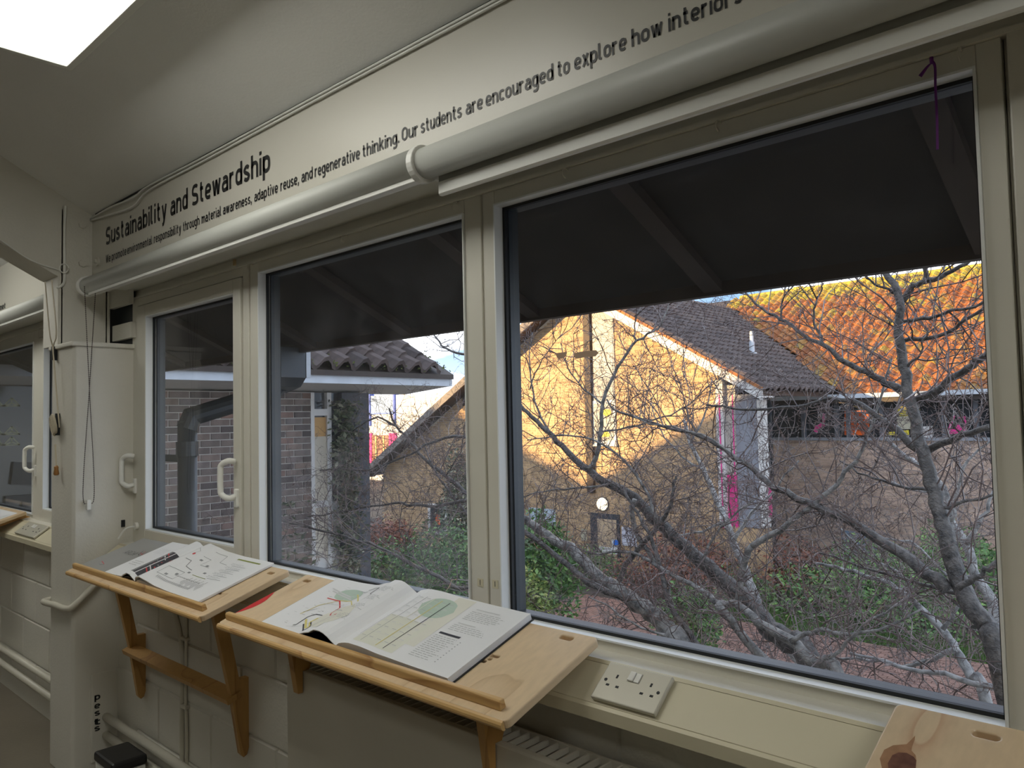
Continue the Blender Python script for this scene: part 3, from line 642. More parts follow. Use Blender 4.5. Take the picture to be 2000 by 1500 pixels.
def poly_on(pts, h, name, mat, parent):
    me = tessellate_polygon([[Vector((p[0], p[1], 0)) for p in pts]]); b = MB(); b.raw = True
    fs = []
    for f in me:
        a, b2, c_ = (Vector((*pts[i], 0)) for i in f); fs.append(tuple(f) if (b2-a).cross(c_-a).z < 0 else tuple(reversed(f)))
    b.add([bp(u, v, h) for u, v in pts], fs); return b.build(name, mat, parent)
kn = lambda L, h=.0004: [onboard(1650+x*.175, 1340+y*.175, h) for x, y in L]
poly_on(kn([(390,810),(440,710),(540,660),(640,652),(690,648),(740,600),(785,552),(780,600),(750,680),(745,720),(790,770),(800,830),(780,960),(700,1060),(520,1060),(420,940)]), .0004, 'wood_knot', MAT('knot halo', (.36, .20, .11), .22, var=.2, vscale=40), d3)
poly_on(kn([(480,860),(530,770),(600,740),(690,745),(770,790),(798,830),(790,940),(700,1030),(560,1030),(490,950)], .0008), .0008, 'wood_knot', MAT('knot core', (.17, .08, .055), .22, var=.3, vscale=50), d3)
d2 = [o for o in bpy.data.objects if o.name.startswith('reading_desk')][1]
ra = [onboard(460, 1197), onboard(527, 1161)]
uL = -2.0645; va, vb = .245, .115
stick = [(uL, va)]+[(uL+.030*math.sin(math.pi*i/10)**.9*(1.0), va+(vb-va)*i/10) for i in range(1, 10)]+[(uL, vb)]
poly_on(stick, .0005, 'red_sticker', red, d2)

# ------------------------------------------------------------------ books on the desks
def prof(pts):
    def f(u):
        if u <= pts[0][0]: return pts[0][1]
        for (a, ha), (b_, hb) in zip(pts, pts[1:]):
            if u <= b_:
                t = (u-a)/(b_-a); t = t*t*(3-2*t)*.5+t*.5; return ha+(hb-ha)*t
        return pts[-1][1]
    return f
def sheet(f, u0, u1, v0, v1, th, n=26, skew=0, solid=False):
    b = MB(); P = [u0+(u1-u0)*i/n for i in range(n+1)]
    for i in range(n):
        pass
    vs_ = []
    for u in P:
        h = f(u); lo = 0.0016 if solid else h-th
        vs_ += [bp(u, v0, h), bp(u, v1, h), bp(u, v1, lo), bp(u, v0, lo)]
    fs = []
    for i in range(n):
        q = i*4; r = q+4
        fs += [(q, q+1, r+1, r), (q+1, q+2, r+2, r+1), (q+2, q+3, r+3, r+2), (q+3, q, r, r+3)]
    fs += [(3, 2, 1, 0), (n*4, n*4+1, n*4+2, n*4+3)]
    return b.add(vs_, fs)
PR = {}
def mark(key, f, u0, u1, v0, v1, dh=.0006):
    b = PR.setdefault(key, MB()); n = max(1, int(abs(u1-u0)/.012))
    for i in range(n):
        a, c_ = u0+(u1-u0)*i/n, u0+(u1-u0)*(i+1)/n
        b.quad(bp(a, v0, f(a)+dh), bp(a, v1, f(a)+dh), bp(c_, v1, f(c_)+dh), bp(c_, v0, f(c_)+dh))
def line(key, f, pts, w_=.0016, dh=.0008):
    b = PR.setdefault(key, MB())
    for (ua, va), (ub, vb) in zip(pts, pts[1:]):
        L = math.hypot(ub-ua, vb-va) or 1e-6; nx, ny = -(vb-va)/L*w_/2, (ub-ua)/L*w_/2; n = max(1, int(L/.015))
        for i in range(n):
            t0, t1 = i/n, (i+1)/n; a, c_ = ua+(ub-ua)*t0, ua+(ub-ua)*t1; va_, vc_ = va+(vb-va)*t0, va+(vb-va)*t1
            b.quad(*[bp(x, y, f(x)+dh) for x, y in ((a+nx, va_+ny), (c_+nx, vc_+ny), (c_-nx, vc_-ny), (a-nx, va_-ny))])
def disc(key, f, cu, cv, ru, rv, n=24, dh=.0005):
    b = PR.setdefault(key, MB()); k = 8
    for i in range(k):           # strips follow the page curve
        a, c_ = -1+2*i/k, -1+2*(i+1)/k; ha, hc = math.sqrt(max(0, 1-a*a)), math.sqrt(max(0, 1-c_*c_))
        b.quad(*[bp(cu+x*ru, cv+y*rv, f(cu+x*ru)+dh) for x, y in ((a, -ha), (a, ha), (c_, hc), (c_, -hc))])
def greek(key, f, u0, u1, v0, rows, pitch, h=.0016, seed=1):
    q = random.Random(seed)
    for r_ in range(rows):
        u = u0; end = u1-(u1-u0)*q.random()*.25
        while u < end:
            w_ = q.uniform(.006, .018); mark(key, f, u, min(u+w_, end), v0+r_*pitch, v0+r_*pitch+h); u += w_+.003
def flush(parent):
    for k, b in PR.items():
        b.build('printed_'+{'grey': 'text', 'pale': 'panels', 'mid': 'lines', 'black': 'bars', 'dark': 'photograph', 'green': 'circles', 'lime': 'shading', 'sand': 'tint'}.get(k, k+'_marks'), inks[k], parent, kind='stuff')
    PR.clear()
# big open book on the middle desk
bk = empty('open_book', bp(-1.55, .12), 'large open book with coloured network diagrams on the middle desk', 'book')
fl = prof([(-1.91, .004), (-1.80, .004), (-1.73, .007), (-1.67, .022), (-1.635, .036), (-1.605, .037), (-1.58, .026), (-1.563, .012), (-1.556, .009)])
fr = prof([(-1.556, .009), (-1.535, .021), (-1.50, .028), (-1.46, .028), (-1.38, .022), (-1.26, .018), (-1.16, .016)])
MB().add([bp(u, v, h) for h in (.0003, .0018) for u, v in ((-1.916, -.012), (-1.160, -.012), (-1.160, .259), (-1.916, .259))], [(0,1,2,3),(7,6,5,4),(0,4,5,1),(1,5,6,2),(2,6,7,3),(3,7,4,0)]).build('cover', black, bk)
sheet(fl, -1.91, -1.556, -.008, .255, .0022).build('left_page', paper, bk)
MB_ = sheet(lambda u: fl(u)-.003, -1.78, -1.56, -.004, .250, .003); MB_.build('shaded_under_pages', MAT('page hollow shade', (.05, .04, .04), .6), bk)  # dark inner sheet paints the shade in the hollow under the page
rp_ = sheet(fr, -1.556, -1.165, -.010, .255, 0, solid=True); rp_.build('page_block', paper, bk)
b = MB()
for k in range(5):
    h = .003+k*.0026
    b.quad(bp(-1.1645, -.010, h), bp(-1.1645, .255, h), bp(-1.1645, .255, h+.0006), bp(-1.1645, -.010, h+.0006))
b.build('page_edges', inks['pale'], bk)
O2 = lambda f, px, py, h=.01: onboard(px, py, h)
cx = lambda x, y, h=.006: onboard(420+x/5, 1110+y/5, h)           # crop coordinates used while measuring
disc('green', fl, *cx(1305, 262), .055, .030); disc('sand', fl, *cx(1170, 520), .07, .055)
for off in (-12, 12): line('pale', fl, [cx(1150, 205+off), cx(1330, 300+off)], .005, .0009)
line('red', fl, [cx(1095, 285), cx(1218, 320), cx(1222, 398), cx(1140, 450), cx(1132, 492), cx(1205, 502)], .004)
line('yellow', fl, [cx(830, 440), cx(1015, 355), cx(1215, 315), cx(1335, 335), cx(1352, 420), cx(1215, 500)], .003)
line('yellow', fl, [cx(1395, 262), cx(1412, 380)], .004)
line('black', fl, [cx(1505, 228), cx(1620, 243), cx(1535, 300), cx(1540, 330)], .003); line('mid', fl, [cx(1540, 330), cx(1215, 500), cx(945, 580)], .0018)
line('black', fl, [cx(760, 548), cx(790, 548), cx(905, 470), cx(985, 447), cx(1050, 465)], .003)
line('black', fl, [cx(865, 545), cx(862, 628), cx(935, 590), cx(938, 530)], .004); line('yellow', fl, [cx(890, 495), cx(885, 590), cx(925, 580), cx(928, 530), cx(1010, 490)], .006)
for s_, (x0, y0, x1, y1) in enumerate(((1020, 330, 1300, 380), (860, 420, 1000, 390), (690, 560, 850, 565), (1180, 410, 1260, 470), (960, 590, 1090, 560), (1430, 230, 1500, 260))):
    a, c_ = cx(x0, y0), cx(x1, y1); line('mid' if s_ % 2 else 'pale', fl, [a, c_], .0016)
q = random.Random(3)
for k in range(40):
    a = (q.uniform(-1.87, -1.70), q.uniform(.02, .225)); mark('pale' if k % 3 else 'grey', fl, a[0], a[0]+q.uniform(.006, .016), a[1], a[1]+.0016)
for vv in (.03, .075, .12, .17): greek('grey', fl, -1.665, -1.595, vv, 5, .0048, .0014, int(vv*100))
mark('purple', fr, -1.553, -1.549, -.008, .253)
disc('green', fr, -1.405, .055, .055, .042)
mark('lime', fr, -1.50, -1.36, .12, .24, .0004); mark('sand', fr, -1.39, -1.33, -.005, .20, .0004)
for k, (uu, key) in enumerate(((-1.50, 'grey'), (-1.472, 'mid'), (-1.444, 'lime'), (-1.418, 'yellow'), (-1.392, 'black'))):
    line(key, fr, [(uu, .025), (uu-.004, .235-.02*(k == 0))], .0024 if k > 1 else .0014)
    for j in range(9): mark('pale' if j % 2 else 'grey', fr, uu+.004, uu+.018, .03+j*.023, .0316+j*.023); mark('pale', fr, uu-.009, uu+.020, .035+j*.023, .0356+j*.023)
mark('pale', fr, -1.305, -1.23, .02, .0235); greek('grey', fr, -1.31, -1.20, .032, 6, .0065, .0016, 5)
mark('pale', fr, -1.305, -1.25, .082, .0855); greek('grey', fr, -1.31, -1.20, .092, 4, .0065, .0016, 6)
mark('black', fr, -1.318, -1.252, .128, .135); greek('grey', fr, -1.32, -1.245, .142, 13, .0068, .0018, 7)
for j in range(10): mark('mid', fr, -1.238, -1.235, .145+j*.0085, .1475+j*.0085)
flush(bk)
# magazines on the left desk
mg = empty('magazine', bp(-3.1, .13), 'closed grey magazine with scribbled lettering beside the pillar', 'magazine')
fg = prof([(-3.29, .003), (-3.2, .004), (-3.08, .006), (-2.96, .0055)])
sheet(fg, -3.275, -2.965, .004, .258, .0035, solid=True).build('cover', coverg, mg)
line('dark', fg, [(-2.9685, .16), (-2.9685, .257)], .006)
for i in range(7):
    line('red' if i % 2 else 'dark', fg, [(-3.075+i*.007, .085+.012*(i % 3)), (-3.045+i*.004, .118-.01*(i % 2))], .002)
line('red', fg, [(-3.19, .20), (-3.13, .213)], .0025); line('mid', fg, [(-3.20, .207), (-3.15, .222)], .0018); line('dark', fg, [(-3.15, .222), (-3.12, .216)], .0018)
flush(mg)
lettering([('ARCHI', bp(-3.17, .128, .0062), bp(-3.075, .128, .0068))], 'cover_lettering', inks['dark'], mg, None, (1, 0, 0), -BV, .026, .07)
om = empty('open_magazine', bp(-2.7, .13), 'open white magazine with line drawings and a curled page on the left desk', 'magazine')
f1 = prof([(-3.02, .008), (-2.92, .009), (-2.86, .012), (-2.825, .024), (-2.795, .033), (-2.77, .030), (-2.75, .016), (-2.738, .008)])
f2 = prof([(-2.738, .008), (-2.715, .030), (-2.685, .035), (-2.64, .028), (-2.56, .016), (-2.45, .011), (-2.262, .010)])
sheet(f1, -3.015, -2.738, -.006, .252, .0035).build('left_page', paper, om)
sheet(f2, -2.738, -2.265, -.006, .254, .004).build('right_page', paper, om)
sheet(lambda u: f2(u)*.55, -2.735, -2.268, -.002, .252, 0, solid=True).build('page_block', paper, om)
sheet(lambda u: f1(u)*.5+.002, -2.90, -2.74, .0, .250, .004).build('shaded_under_pages', MAT('page hollow shade', (.06, .05, .045), .6), om)  # dark colour stands in for shade beneath the curled page
mark('dark', f1, -2.80, -2.742, .085, .235)
for k in range(7): line('pale' if k % 2 else 'red', f1, [(-2.795+.005*k, .10+.016*k), (-2.765+.003*k, .115+.015*k)], .004, .0012)
greek('grey', f1, -2.985, -2.90, .15, 3, .012, .003, 11); greek('pale', f1, -2.985, -2.89, .05, 5, .008, .0015, 12)
line('pale', f1, [(-2.95, .06), (-2.86, .05), (-2.86, .02), (-2.80, .02)], .0015)
line('grey', f1, [(-2.86, .10), (-2.80, .02)], .0012)
line('mid', f2, [(-2.69, .03), (-2.66, .045), (-2.67, .065)], .0012); line('mid', f2, [(-2.715, .10), (-2.69, .115), (-2.70, .135)], .0012)
disc('red', f2, -2.665, .067, .006, .006); disc('red', f2, -2.70, .138, .006, .006)
line('mid', f2, [(-2.60, .02), (-2.52, .02), (-2.50, .06), (-2.45, .062)], .0016)
line('mid', f2, [(-2.61, .06), (-2.56, .06), (-2.56, .10), (-2.50, .10)], .0016); line('mid', f2, [(-2.66, .10), (-2.62, .10), (-2.60, .13), (-2.55, .135)], .003)
line('mid', f2, [(-2.66, .16), (-2.56, .155), (-2.555, .20), (-2.655, .205), (-2.66, .16)], .0018)
for a, c_ in ((-2.62, .19), (-2.585, .17), (-2.55, .145), (-2.60, .075), (-2.53, .09), (-2.48, .125)): mark('mid', f2, a, a+.016, c_, c_+.008)
mark('olive', f2, -2.455, -2.31, .014, .021); mark('olive', f2, -2.51, -2.42, .152, .1545)
greek('grey', f2, -2.58, -2.40, .178, 1, .012, .004, 21)
for k in range(22): mark('grey', f2, -2.63+k*.0105, -2.628+k*.0105+.004, .212, .222)
for k in range(16): mark('grey', f2, -2.50+k*.0085, -2.497+k*.0085, .185-.01*(k % 3), .20+.006*(k % 4))
for k in range(5): greek('grey', f2, -2.44+.0*k, -2.35, .045+k*.022, 2, .006, .0014, 30+k); line('mid', f2, [(-2.42, .06+k*.022), (-2.34, .055+k*.022)], .0014)
flush(om)

# ------------------------------------------------------------------ radiator, pipes, small things
rx0 = -1.965; rx1 = .75
rad = empty('radiator', (-.6, 1.22, -1.32), 'long white panel radiator below the middle desk', 'radiator')
MB().box(rx0, rx1, 1.168, 1.185, -1.32, -.672).build('front_panel', rad_m, rad, bevel=.004)
MB().box(rx0, rx1, 1.262, 1.272, -1.32, -.678).build('back_panel', rad_m, rad)
MB().box(rx0, rx0+.006, 1.185, 1.262, -1.30, -.676).build('side_panel', rad_m, rad)
slat = mesh_of(MB().box(-.0022, .0022, 0, .077, -.012, 0), 'grille_slat', rad_m)
MB().box(rx0+.006, rx1, 1.185, 1.262, -.76, -.75).build('grille_shade_sheet', timber_d, rad)  # dark sheet standing in for the shade between the grille slats
k = 0; x = rx0+.02
while x < rx1-.01: inst(slat, 'grille_slat', (x, 1.185, -.676), rad); x += .027
MB().box(rx0+.003, rx1, 1.185, 1.189, -.70, -.674).box(rx0+.003, rx1, 1.258, 1.262, -.70, -.674).build('grille_rail', rad_m, rad)
MB().box(-1.70, -1.66, 1.272, 1.303, -.80, -.70).box(-.6, -.56, 1.272, 1.303, -.80, -.70).build('wall_bracket', rad_m, rad)
for z, lab in ((-1.222, 'upper heating pipe along the wall under the left desk'), (-1.298, 'lower heating pipe along the wall under the left desk')):
    tag(MB().tube([(-3.56, 1.25, z), (.6, 1.25, z-.02)], .0165, 12).build('heating_pipe', pipe_m, smooth=True), lab, 'pipe')
for z, lab in ((-1.222, 'upper heating pipe along the left bay wall'), (-1.303, 'lower heating pipe along the left bay wall')):
    tag(MB().tube([(-9.3, 1.25, z), (-3.82, 1.25, z)], .0165, 12).build('heating_pipe', pipe_m, smooth=True), lab, 'pipe')
for pts, r_, lab in (([(338, 1150), (341, 1190), (352, 1240), (358, 1300), (356, 1370), (355, 1420), (356, 1495), (356, 1560)], .0095, 'thicker bent white conduit on the wall between the left desk legs'),
                 ([(362, 1170), (364, 1230), (363, 1300), (363, 1370), (365, 1420), (365, 1495), (365, 1560)], .006, 'thin white conduit beside the bent one between the left desk legs')):
    tag(MB().tube(spline([at(a, b_, 'y', 1.288) for a, b_ in pts], 5), r_, 10).build('conduit', pipe_m, smooth=True), lab, 'conduit')
for py, lab in ((1247, 'upper clip holding the two wall conduits'), (1380, 'lower clip holding the two wall conduits')):
    p = at(361, py, 'y', 1.285); tag(MB().box(p.x-.022, p.x+.022, 1.276, 1.303, p.z-.006, p.z+.006).build('pipe_clip', pipe_m, bevel=.002), lab, 'clip')
ya = 1.098; xa = -3.53
cpts = [(-3.862, 1.25, -.742), (-3.862, 1.14, -.752), (-3.85, ya, -.755), (-3.70, ya, -.748), (-3.56, ya, -.742), (xa, 1.12, -.728), (xa, 1.21, -.648), (xa, 1.30, -.585), (xa+.01, 1.34, -.56)]
tag(MB().tube(spline(cpts, 6), .013, 10).build('conduit', pipe_m, smooth=True), 'white conduit wrapped round the pillar and rising behind the left desk', 'conduit')
pb = empty('warning_lettering', (-3.54, 1.215, -1.27), 'black lettering reading pests down the pillar base', 'lettering')
for ch, py, hh in (('p', 1367, .03), ('e', 1384, .03), ('s', 1398, .03), ('t', 1416, .03), ('s', 1428, .03)):
    z = at(189, py, 'x', -3.543).z
    lettering([(ch, (-3.5435, 1.203, z), (-3.5435, 1.226, z))], 'letter', ink, pb, None, (0, 1, 0), (0, 0, 1), .027, .19)
bx = empty('bait_box', (-3.17, 1.17, -1.45), 'small black box on the floor by the heating pipes', 'box')
MB().prism([(-3.26, 1.11), (-3.08, 1.11), (-3.08, 1.23), (-3.26, 1.23)], 'z', -1.45, -1.28).build('body', hand_m, bx, bevel=.006)
MB().prism([(-3.265, 1.105), (-3.075, 1.105), (-3.075, 1.235), (-3.265, 1.235)], 'z', -1.28, -1.243).build('lid', black, bx, bevel=.01)
# cup hooks along the head frame
hooks = [(678, 462, 'left'), (495, 517, 'over the joint'), (1110, 333, 'right of the mullion'), (1408, 240, 'over the big window'), (1878, 100, 'near the right post'), (895, 398, 'left of the mullion')]
for px, py, wh in hooks:
    p = at(px, py, 'y', YF-.002); pts = [p+Vector((0, 0, 0)), p+Vector((0, -.012, .002)), p+Vector((0, -.02, -.004)), p+Vector((0, -.022, -.014)), p+Vector((0, -.012, -.02))]
    tag(MB().tube(spline(pts, 4), .0016, 6).build('cup_hook', pipe_m, smooth=True), 'painted cup hook in the window head, '+{'left': 'above the middle window', 'over the joint': 'above the joint by the narrow window', 'right of the mullion': 'just right of the broad mullion', 'over the big window': 'above the middle of the big window', 'near the right post': 'between the purple string and right post', 'left of the mullion': 'just left of the broad mullion'}[wh], 'hook')
ps = empty('purple_string', at(1822, 118, 'y', YF-.012), 'purple string knotted to the window head, hanging over the glass', 'string')
q_ = lambda px, py, dy=.014: at(px, py, 'y', YF-dy)
MB().tube(spline([q_(1819, 118), q_(1826, 130), q_(1827, 170), q_(1830, 230), q_(1831, 292)], 6), .0022, 6).build('tail', purple, ps)
MB().tube(spline([q_(1820, 122), q_(1810, 132), q_(1797, 149)], 5), [.001+.0002*i for i in range(11)], 6).build('loop', purple, ps)
MB().tube([q_(1819, 112), q_(1820, 124)], .003, 8).build('knot', purple, ps); MB().tube([q_(1819, 116, .0), q_(1819, 114, .016)], .0013, 6).build('hook', pipe_m, ps)
for px, py, lab in ((938, 1138, 'small tape marker on the left half of the mullion foot'), (967, 1141, 'small tape marker on the right half of the mullion foot')):
    p = at(px, py, 'y', YF-.001); t = empty('tape_marker', p, lab, 'tape')
    MB().box(p.x-.010, p.x+.010, YF-.0012, YF+.001, p.z-.010, p.z+.010).build('tape', paint_trunk, t); MB().box(p.x-.0008, p.x+.0008, YF-.0018, YF-.001, p.z-.006, p.z+.007).build('pen_mark', ink, t)
p0 = at(272, 1027, 'y', YF); t = empty('cable_stub', p0, 'short white cable leaving a round grommet by the narrow window', 'cable')
MB().tube([p0+Vector((0, .0, 0)), p0+Vector((0, -.02, 0))], .016, 14).build('grommet', hand_m, t); MB().tube(spline([p0+Vector((0, -.015, 0)), p0+Vector((-.02, -.05, -.01)), p0+Vector((-.035, -.075, -.05))], 5), .004, 6).build('wire', hand_m, t)
MB().box(-3.5495, -3.5440, 1.31, 1.325, -.43, -.40).build('dark_hole', gasket, pil)
tag(MB().box(at(466, 512, 'y', YF).x-.004, at(466, 512, 'y', YF).x+.006, YF-.02, YF-.012, .578, .60).build('tape_scrap', MAT('old tape', (.45, .33, .17), .5)), 'scrap of brown tape above the narrow window', 'tape')
# left bay desk
t = empty('reading_desk', (-5.9, 1.15, -.5), 'reading desk in the left bay, cut off by the picture edge', 'desk', 'sloping reading desks along the windows')
xe = at(31, 993, 'y', 1.26).x
MB().add([Vector((x, B0.y+BV.y*v, B0.z-.0+BV.z*v))+BN*h for x in (xe-1.1, xe) for v, h in ((-.01, 0), (.295, 0), (.295, -.018), (-.01, -.018))], [(0,1,2,3),(7,6,5,4),(0,4,5,1),(1,5,6,2),(2,6,7,3),(3,7,4,0)]).build('board', ply2, t, bevel=.003)
MB().prism([(1.10, -.5405), (1.318, -.4725), (1.35, -.49), (1.29, -.500), (1.115, -.556)], 'x', xe-.09, xe-.07).build('hook_rail', leg_w, t)
lp = empty('loose_papers', (xe-.25, 1.2, -.46), 'white papers on the left bay desk', 'papers')
for k in range(3):
    MB().add([Vector((x, B0.y+BV.y*v, B0.z+BV.z*v))+BN*(.001+.002*k) for x, v in ((xe-.5+.05*k, .02), (xe-.04-.05*k, .03*k+.02), (xe-.05-.03*k, .25), (xe-.52, .24))], [(0,3,2,1)]).build('sheet', paper, lp)
for pts, lab in (([(1085, 690), (1107, 687), (1104, 697), (1092, 702), (1088, 698)], 'small torn paper scrap stuck on the big window glass'),
                 ([(1121, 690), (1140, 686), (1164, 684), (1169, 689), (1163, 696), (1140, 698), (1124, 701)], 'longer torn paper strip stuck on the big window glass')):
    P_ = [at(a, c_, 'y', 1.3915) for a, c_ in pts]
    tag(MB().prism([(q.x, q.z) for q in P_], 'y', 1.391, 1.392).build('paper_scrap', MAT('torn brown paper', (.46, .33, .24), .8)), lab, 'scrap')
# ------------------------------------------------------------------ own eaves and rainwater pipe
ev = empty('trim_10', (-2, 1.46, .36), 'dark stained eaves over the windows', 'eaves', kind='structure')
MB().prism([(1.46, .70), (2.10, .40), (2.12, .40), (2.12, .70), (1.46, 1.02)], 'x', -7.2, 3.3).build('soffit_board', soffit_m, ev)
MB().box(-7.2, 3.3, 2.10, 2.135, .362, .56).build('fascia_board', timber_d, ev)
for k in range(14):
    x = -6.9+k*.72
    MB().prism([(1.47, .66), (2.10, .372), (2.10, .40), (1.47, .70)], 'x', x, x+.06).build('rafter', timber_d, ev)
struct('roof_own', MB().prism([(1.46, 1.03), (2.14, .705), (2.14, .76), (yr, ceil_z(yr)+.35), (-5.6, ceil_z(yr)-3.6*SL+.35), (-5.6, ceil_z(yr)-3.3*SL+.22), (yr, ceil_z(yr)+.22)], 'x', -9.8, 3.4), timber_d, label='roof covering over the room', cat='roof')
struct('wall_left_outer', MB().box(-9.8, -9.5, -5.3, 1.46, -4.35, 2.9), timber_d, label='outer wall past the left bay', cat='wall')
struct('wall_front_outer', MB().box(-9.8, 3.3, 1.451, 1.47, -4.35, -.62), mortar, label='outer wall below the windows', cat='wall')
dp = empty('rainwater_pipe', at(365, 1040, 'x', -3.7), 'dark rainwater pipe with slanted neck outside the narrow window', 'pipe')
h0, h1 = at(546, 690, 'y', 2.12), at(588, 690, 'y', 2.12)
MB().prism([(h0.x, .38), (h1.x, .38), (h1.x, .235), (h1.x-.05, .19), (h0.x+.02, .165), (h0.x, .20)], 'y', 2.0, 2.15).build('hopper', darkmetal, dp, bevel=.005)
MB().box(h1.x, h1.x+.012, 2.0, 2.16, .235, .385).build('hopper_end', darkmetal, dp)
MB().box(h1.x+.004, h1.x+.016, 2.14, 2.165, .235, .385).build('sky_glint_edge', fascia_g, dp)  # pale strip painted for the sky reflected along the hopper's end
pt = at(366, 822, 'x', -3.7); pbm = Vector((pt.x, pt.y, -4.3))
MB().tube([(h0.x+.06, 2.08, .21), (h0.x+.02, 2.06, .17), (pt.x+.005, pt.y+.02, pt.z+.02), (pt.x, pt.y, pt.z-.04)], .052, 14).build('slanted_neck', darkmetal, dp)
MB().tube([(pt.x, pt.y, pt.z+.0), pbm], .045, 14).build('downpipe', darkmetal, dp, smooth=True)
for dz in (-.10, -.9): MB().tube([(pt.x, pt.y, pt.z+dz), (pt.x, pt.y, pt.z+dz-.07)], .052, 14).build('socket_collar', darkmetal, dp)
MB().box(pt.x-.30, pt.x, pt.y-.02, pt.y-.005, pt.z-.20, pt.z-.165).build('pipe_clip', darkmetal, dp)

# ------------------------------------------------------------------ pieces: bricks and tiles
ZG = -4.35
def brick_mesh(ax, l, hgt, d, c, mat):
    """ax: 'x' wall runs along x and faces -y; 'y' wall runs along y and faces +x"""
    b = chamf(l, hgt, d, c)
    if ax == 'y': b.v = [Vector((-p.y, p.x, p.z)) for p in b.v]
    return mesh_of(b, 'brick', mat)
def brick_stuff(name, ax, plane, cells, mat, parent, d=.012, l=.215, hgt=.065):
    b = MB(); b.raw = True
    for a, z, ll in cells:
        if ax == 'x':
            P = [(a, plane, z), (a+ll, plane, z), (a+ll, plane, z+hgt), (a, plane, z+hgt)]; Q = [(x, y-d, zz) for x, y, zz in P]
        else:
            P = [(plane, a, z), (plane, a+ll, z), (plane, a+ll, z+hgt), (plane, a, z+hgt)]; Q = [(x+d, y, zz) for x, y, zz in P]
        b.add(P+Q, [(4,5,6,7),(0,1,5,4),(1,2,6,5),(2,3,7,6),(3,0,4,7)])
    return b.build(name, mat, parent, kind='stuff')
def tile_mesh(U, S, Nn, w_, L, mat):
    U, S, Nn = Vector(U), Vector(S), Vector(Nn); prof_ = [(0, .0), (.14, .040), (.3, .105), (.5, .125), (.66, .085), (.78, .024), (1, .0)]
    v = []; k = len(prof_)
    for s_, th in ((0, .040), (L, .0)):
        for x, hh in prof_: v.append(U*(x*w_)+S*s_+Nn*(hh+th))
    for x, hh in prof_: v.append(U*(x*w_)+S*0+Nn*(hh-.012))
    f = [(i, i+1, k+i+1, k+i) for i in range(k-1)]+[(2*k+i, 2*k+i+1, i+1, i) for i in range(k-1)]
    return v, f
def tiles(parent, O, U, S, nu, ns, wU, gS, clip, mo, mi, limit=300, name='tile'):
    O, U, S = Vector(O), Vector(U), Vector(S); Nn = U.cross(S); Nn = Nn if Nn.z > 0 else -Nn
    v, f = tile_mesh(U, S, Nn, wU*1.04, gS*1.12, mo)
    b = MB(); b.v = [Vector(p) for p in v]; b.f = f; me = mesh_of(b, name, mo)
    cells = []
    for j in range(ns):
        for i in range(nu):
            p = O+U*(i*wU)+S*(j*gS)
            if not clip(i*wU, j*gS, p): continue
            s_ = seen(p); inn = s_ and 0 < s_[0] < 1990 and 450 < s_[1] < 1400
            cells.append((0 if inn else 1, s_[2] if s_ else 1e9, p))
    cells.sort(key=lambda c: (c[0], c[1]))
    for _, _, p in cells[:limit]: inst(me, name, p+Nn*R.uniform(0, .006), parent)
    if cells[limit:]:
        b = MB(); b.raw = True
        for _, _, p in cells[limit:]:
            q = Nn*R.uniform(0, .008); b.add([p+x+q for x in v], f)
        b.build(name+'_field', mi, parent, kind='stuff')

# ------------------------------------------------------------------ the brick wing on the left
XW = -8.0
wg = empty('brick_wing', (XW, 4, ZG), 'grey brick wing of the building seen through the narrow window', 'building')
yc = at(608, 900, 'x', XW).y; yp0 = at(666, 900, 'x', XW).y; yp1 = at(719, 900, 'x', XW).y
zs = at(590, 766, 'x', XW).z
MB().box(XW-.3, XW-.011, 1.5, yc, ZG, zs).build('wall_core', mortar, wg)
bm_ = brick_mesh('y', .215, .065, .011, .003, brick_ob); near = []; rest = []
for r_ in range(62):
    z = zs-.075*(r_+1); off = .1125 if r_ % 2 else 0
    y = 1.62-off
    while y < yc-.02:
        ll = min(.215, yc-y)
        s_ = seen(Vector((XW, y+.1, z))); ok = s_ and 295 < s_[0] < 625 and s_[1] < 1130 and ll > .21
        (near if ok else rest).append((y, z, ll)); y += .225
near.sort(key=lambda c: -c[1]); rest += near[300:]; near = near[:300]
for y, z, ll in near: inst(bm_, 'brick', (XW-.011+R.uniform(-.002, .001), y, z), wg)
brick_stuff('brickwork', 'y', XW-.011, rest, MAT('grey brick field', (.15, .115, .10), .85, rand='island', var=.2, stops=[(0, (.075, .06, .055)), (.5, (.16, .12, .10)), (1, (.20, .12, .09))]), wg)
# corner window and ivy-clad post
MB().box(XW-.3, XW-.04, yc, yp0, ZG, -.95).build('window_apron', white_b, wg)
MB().box(XW-.10, XW-.06, yc, yp0, -.95, zs).build('corner_glass', glass_o, wg)
wf_ = MB()
ym = at(640, 900, 'x', XW).y
wf_.box(XW-.1, XW-.0, yc, yc+.05, ZG, zs).box(XW-.1, XW-.0, ym, ym+.06, ZG, zs).box(XW-.1, XW, yc+.05, ym, zs-.28, zs-.2).box(XW-.1, XW, yc+.05, ym, -1.0, -.92).build('window_frame', white_b, wg)
MB().box(XW-.07, XW-.02, yc+.05, ym, -1.6, -.15).build('cream_blind', MAT('cream blind', (.62, .55, .43), .7), wg); MB().box(XW-.07, XW-.03, yc+.05, ym, -.15, zs-.3).build('orange_reflection', MAT('amber reflection', (.62, .36, .13), .7), wg)  # amber panel is the orange reflected in the glass, put in as colour
MB().box(XW-.35, XW+.03, yp0, yp1, ZG, zs).build('corner_post', MAT('dark blue grey cladding', (.045, .05, .065), .5, var=.3, vscale=12), wg)
MB().box(-13, XW-.3, 1.5, yp1, ZG, zs).build('inner_mass', timber_d, wg)
XE = -7.35
ze0, ze1 = at(650, 733, 'x', XE).z, at(650, 749, 'x', XE).z
yv = at(881, 745, 'x', XE).y
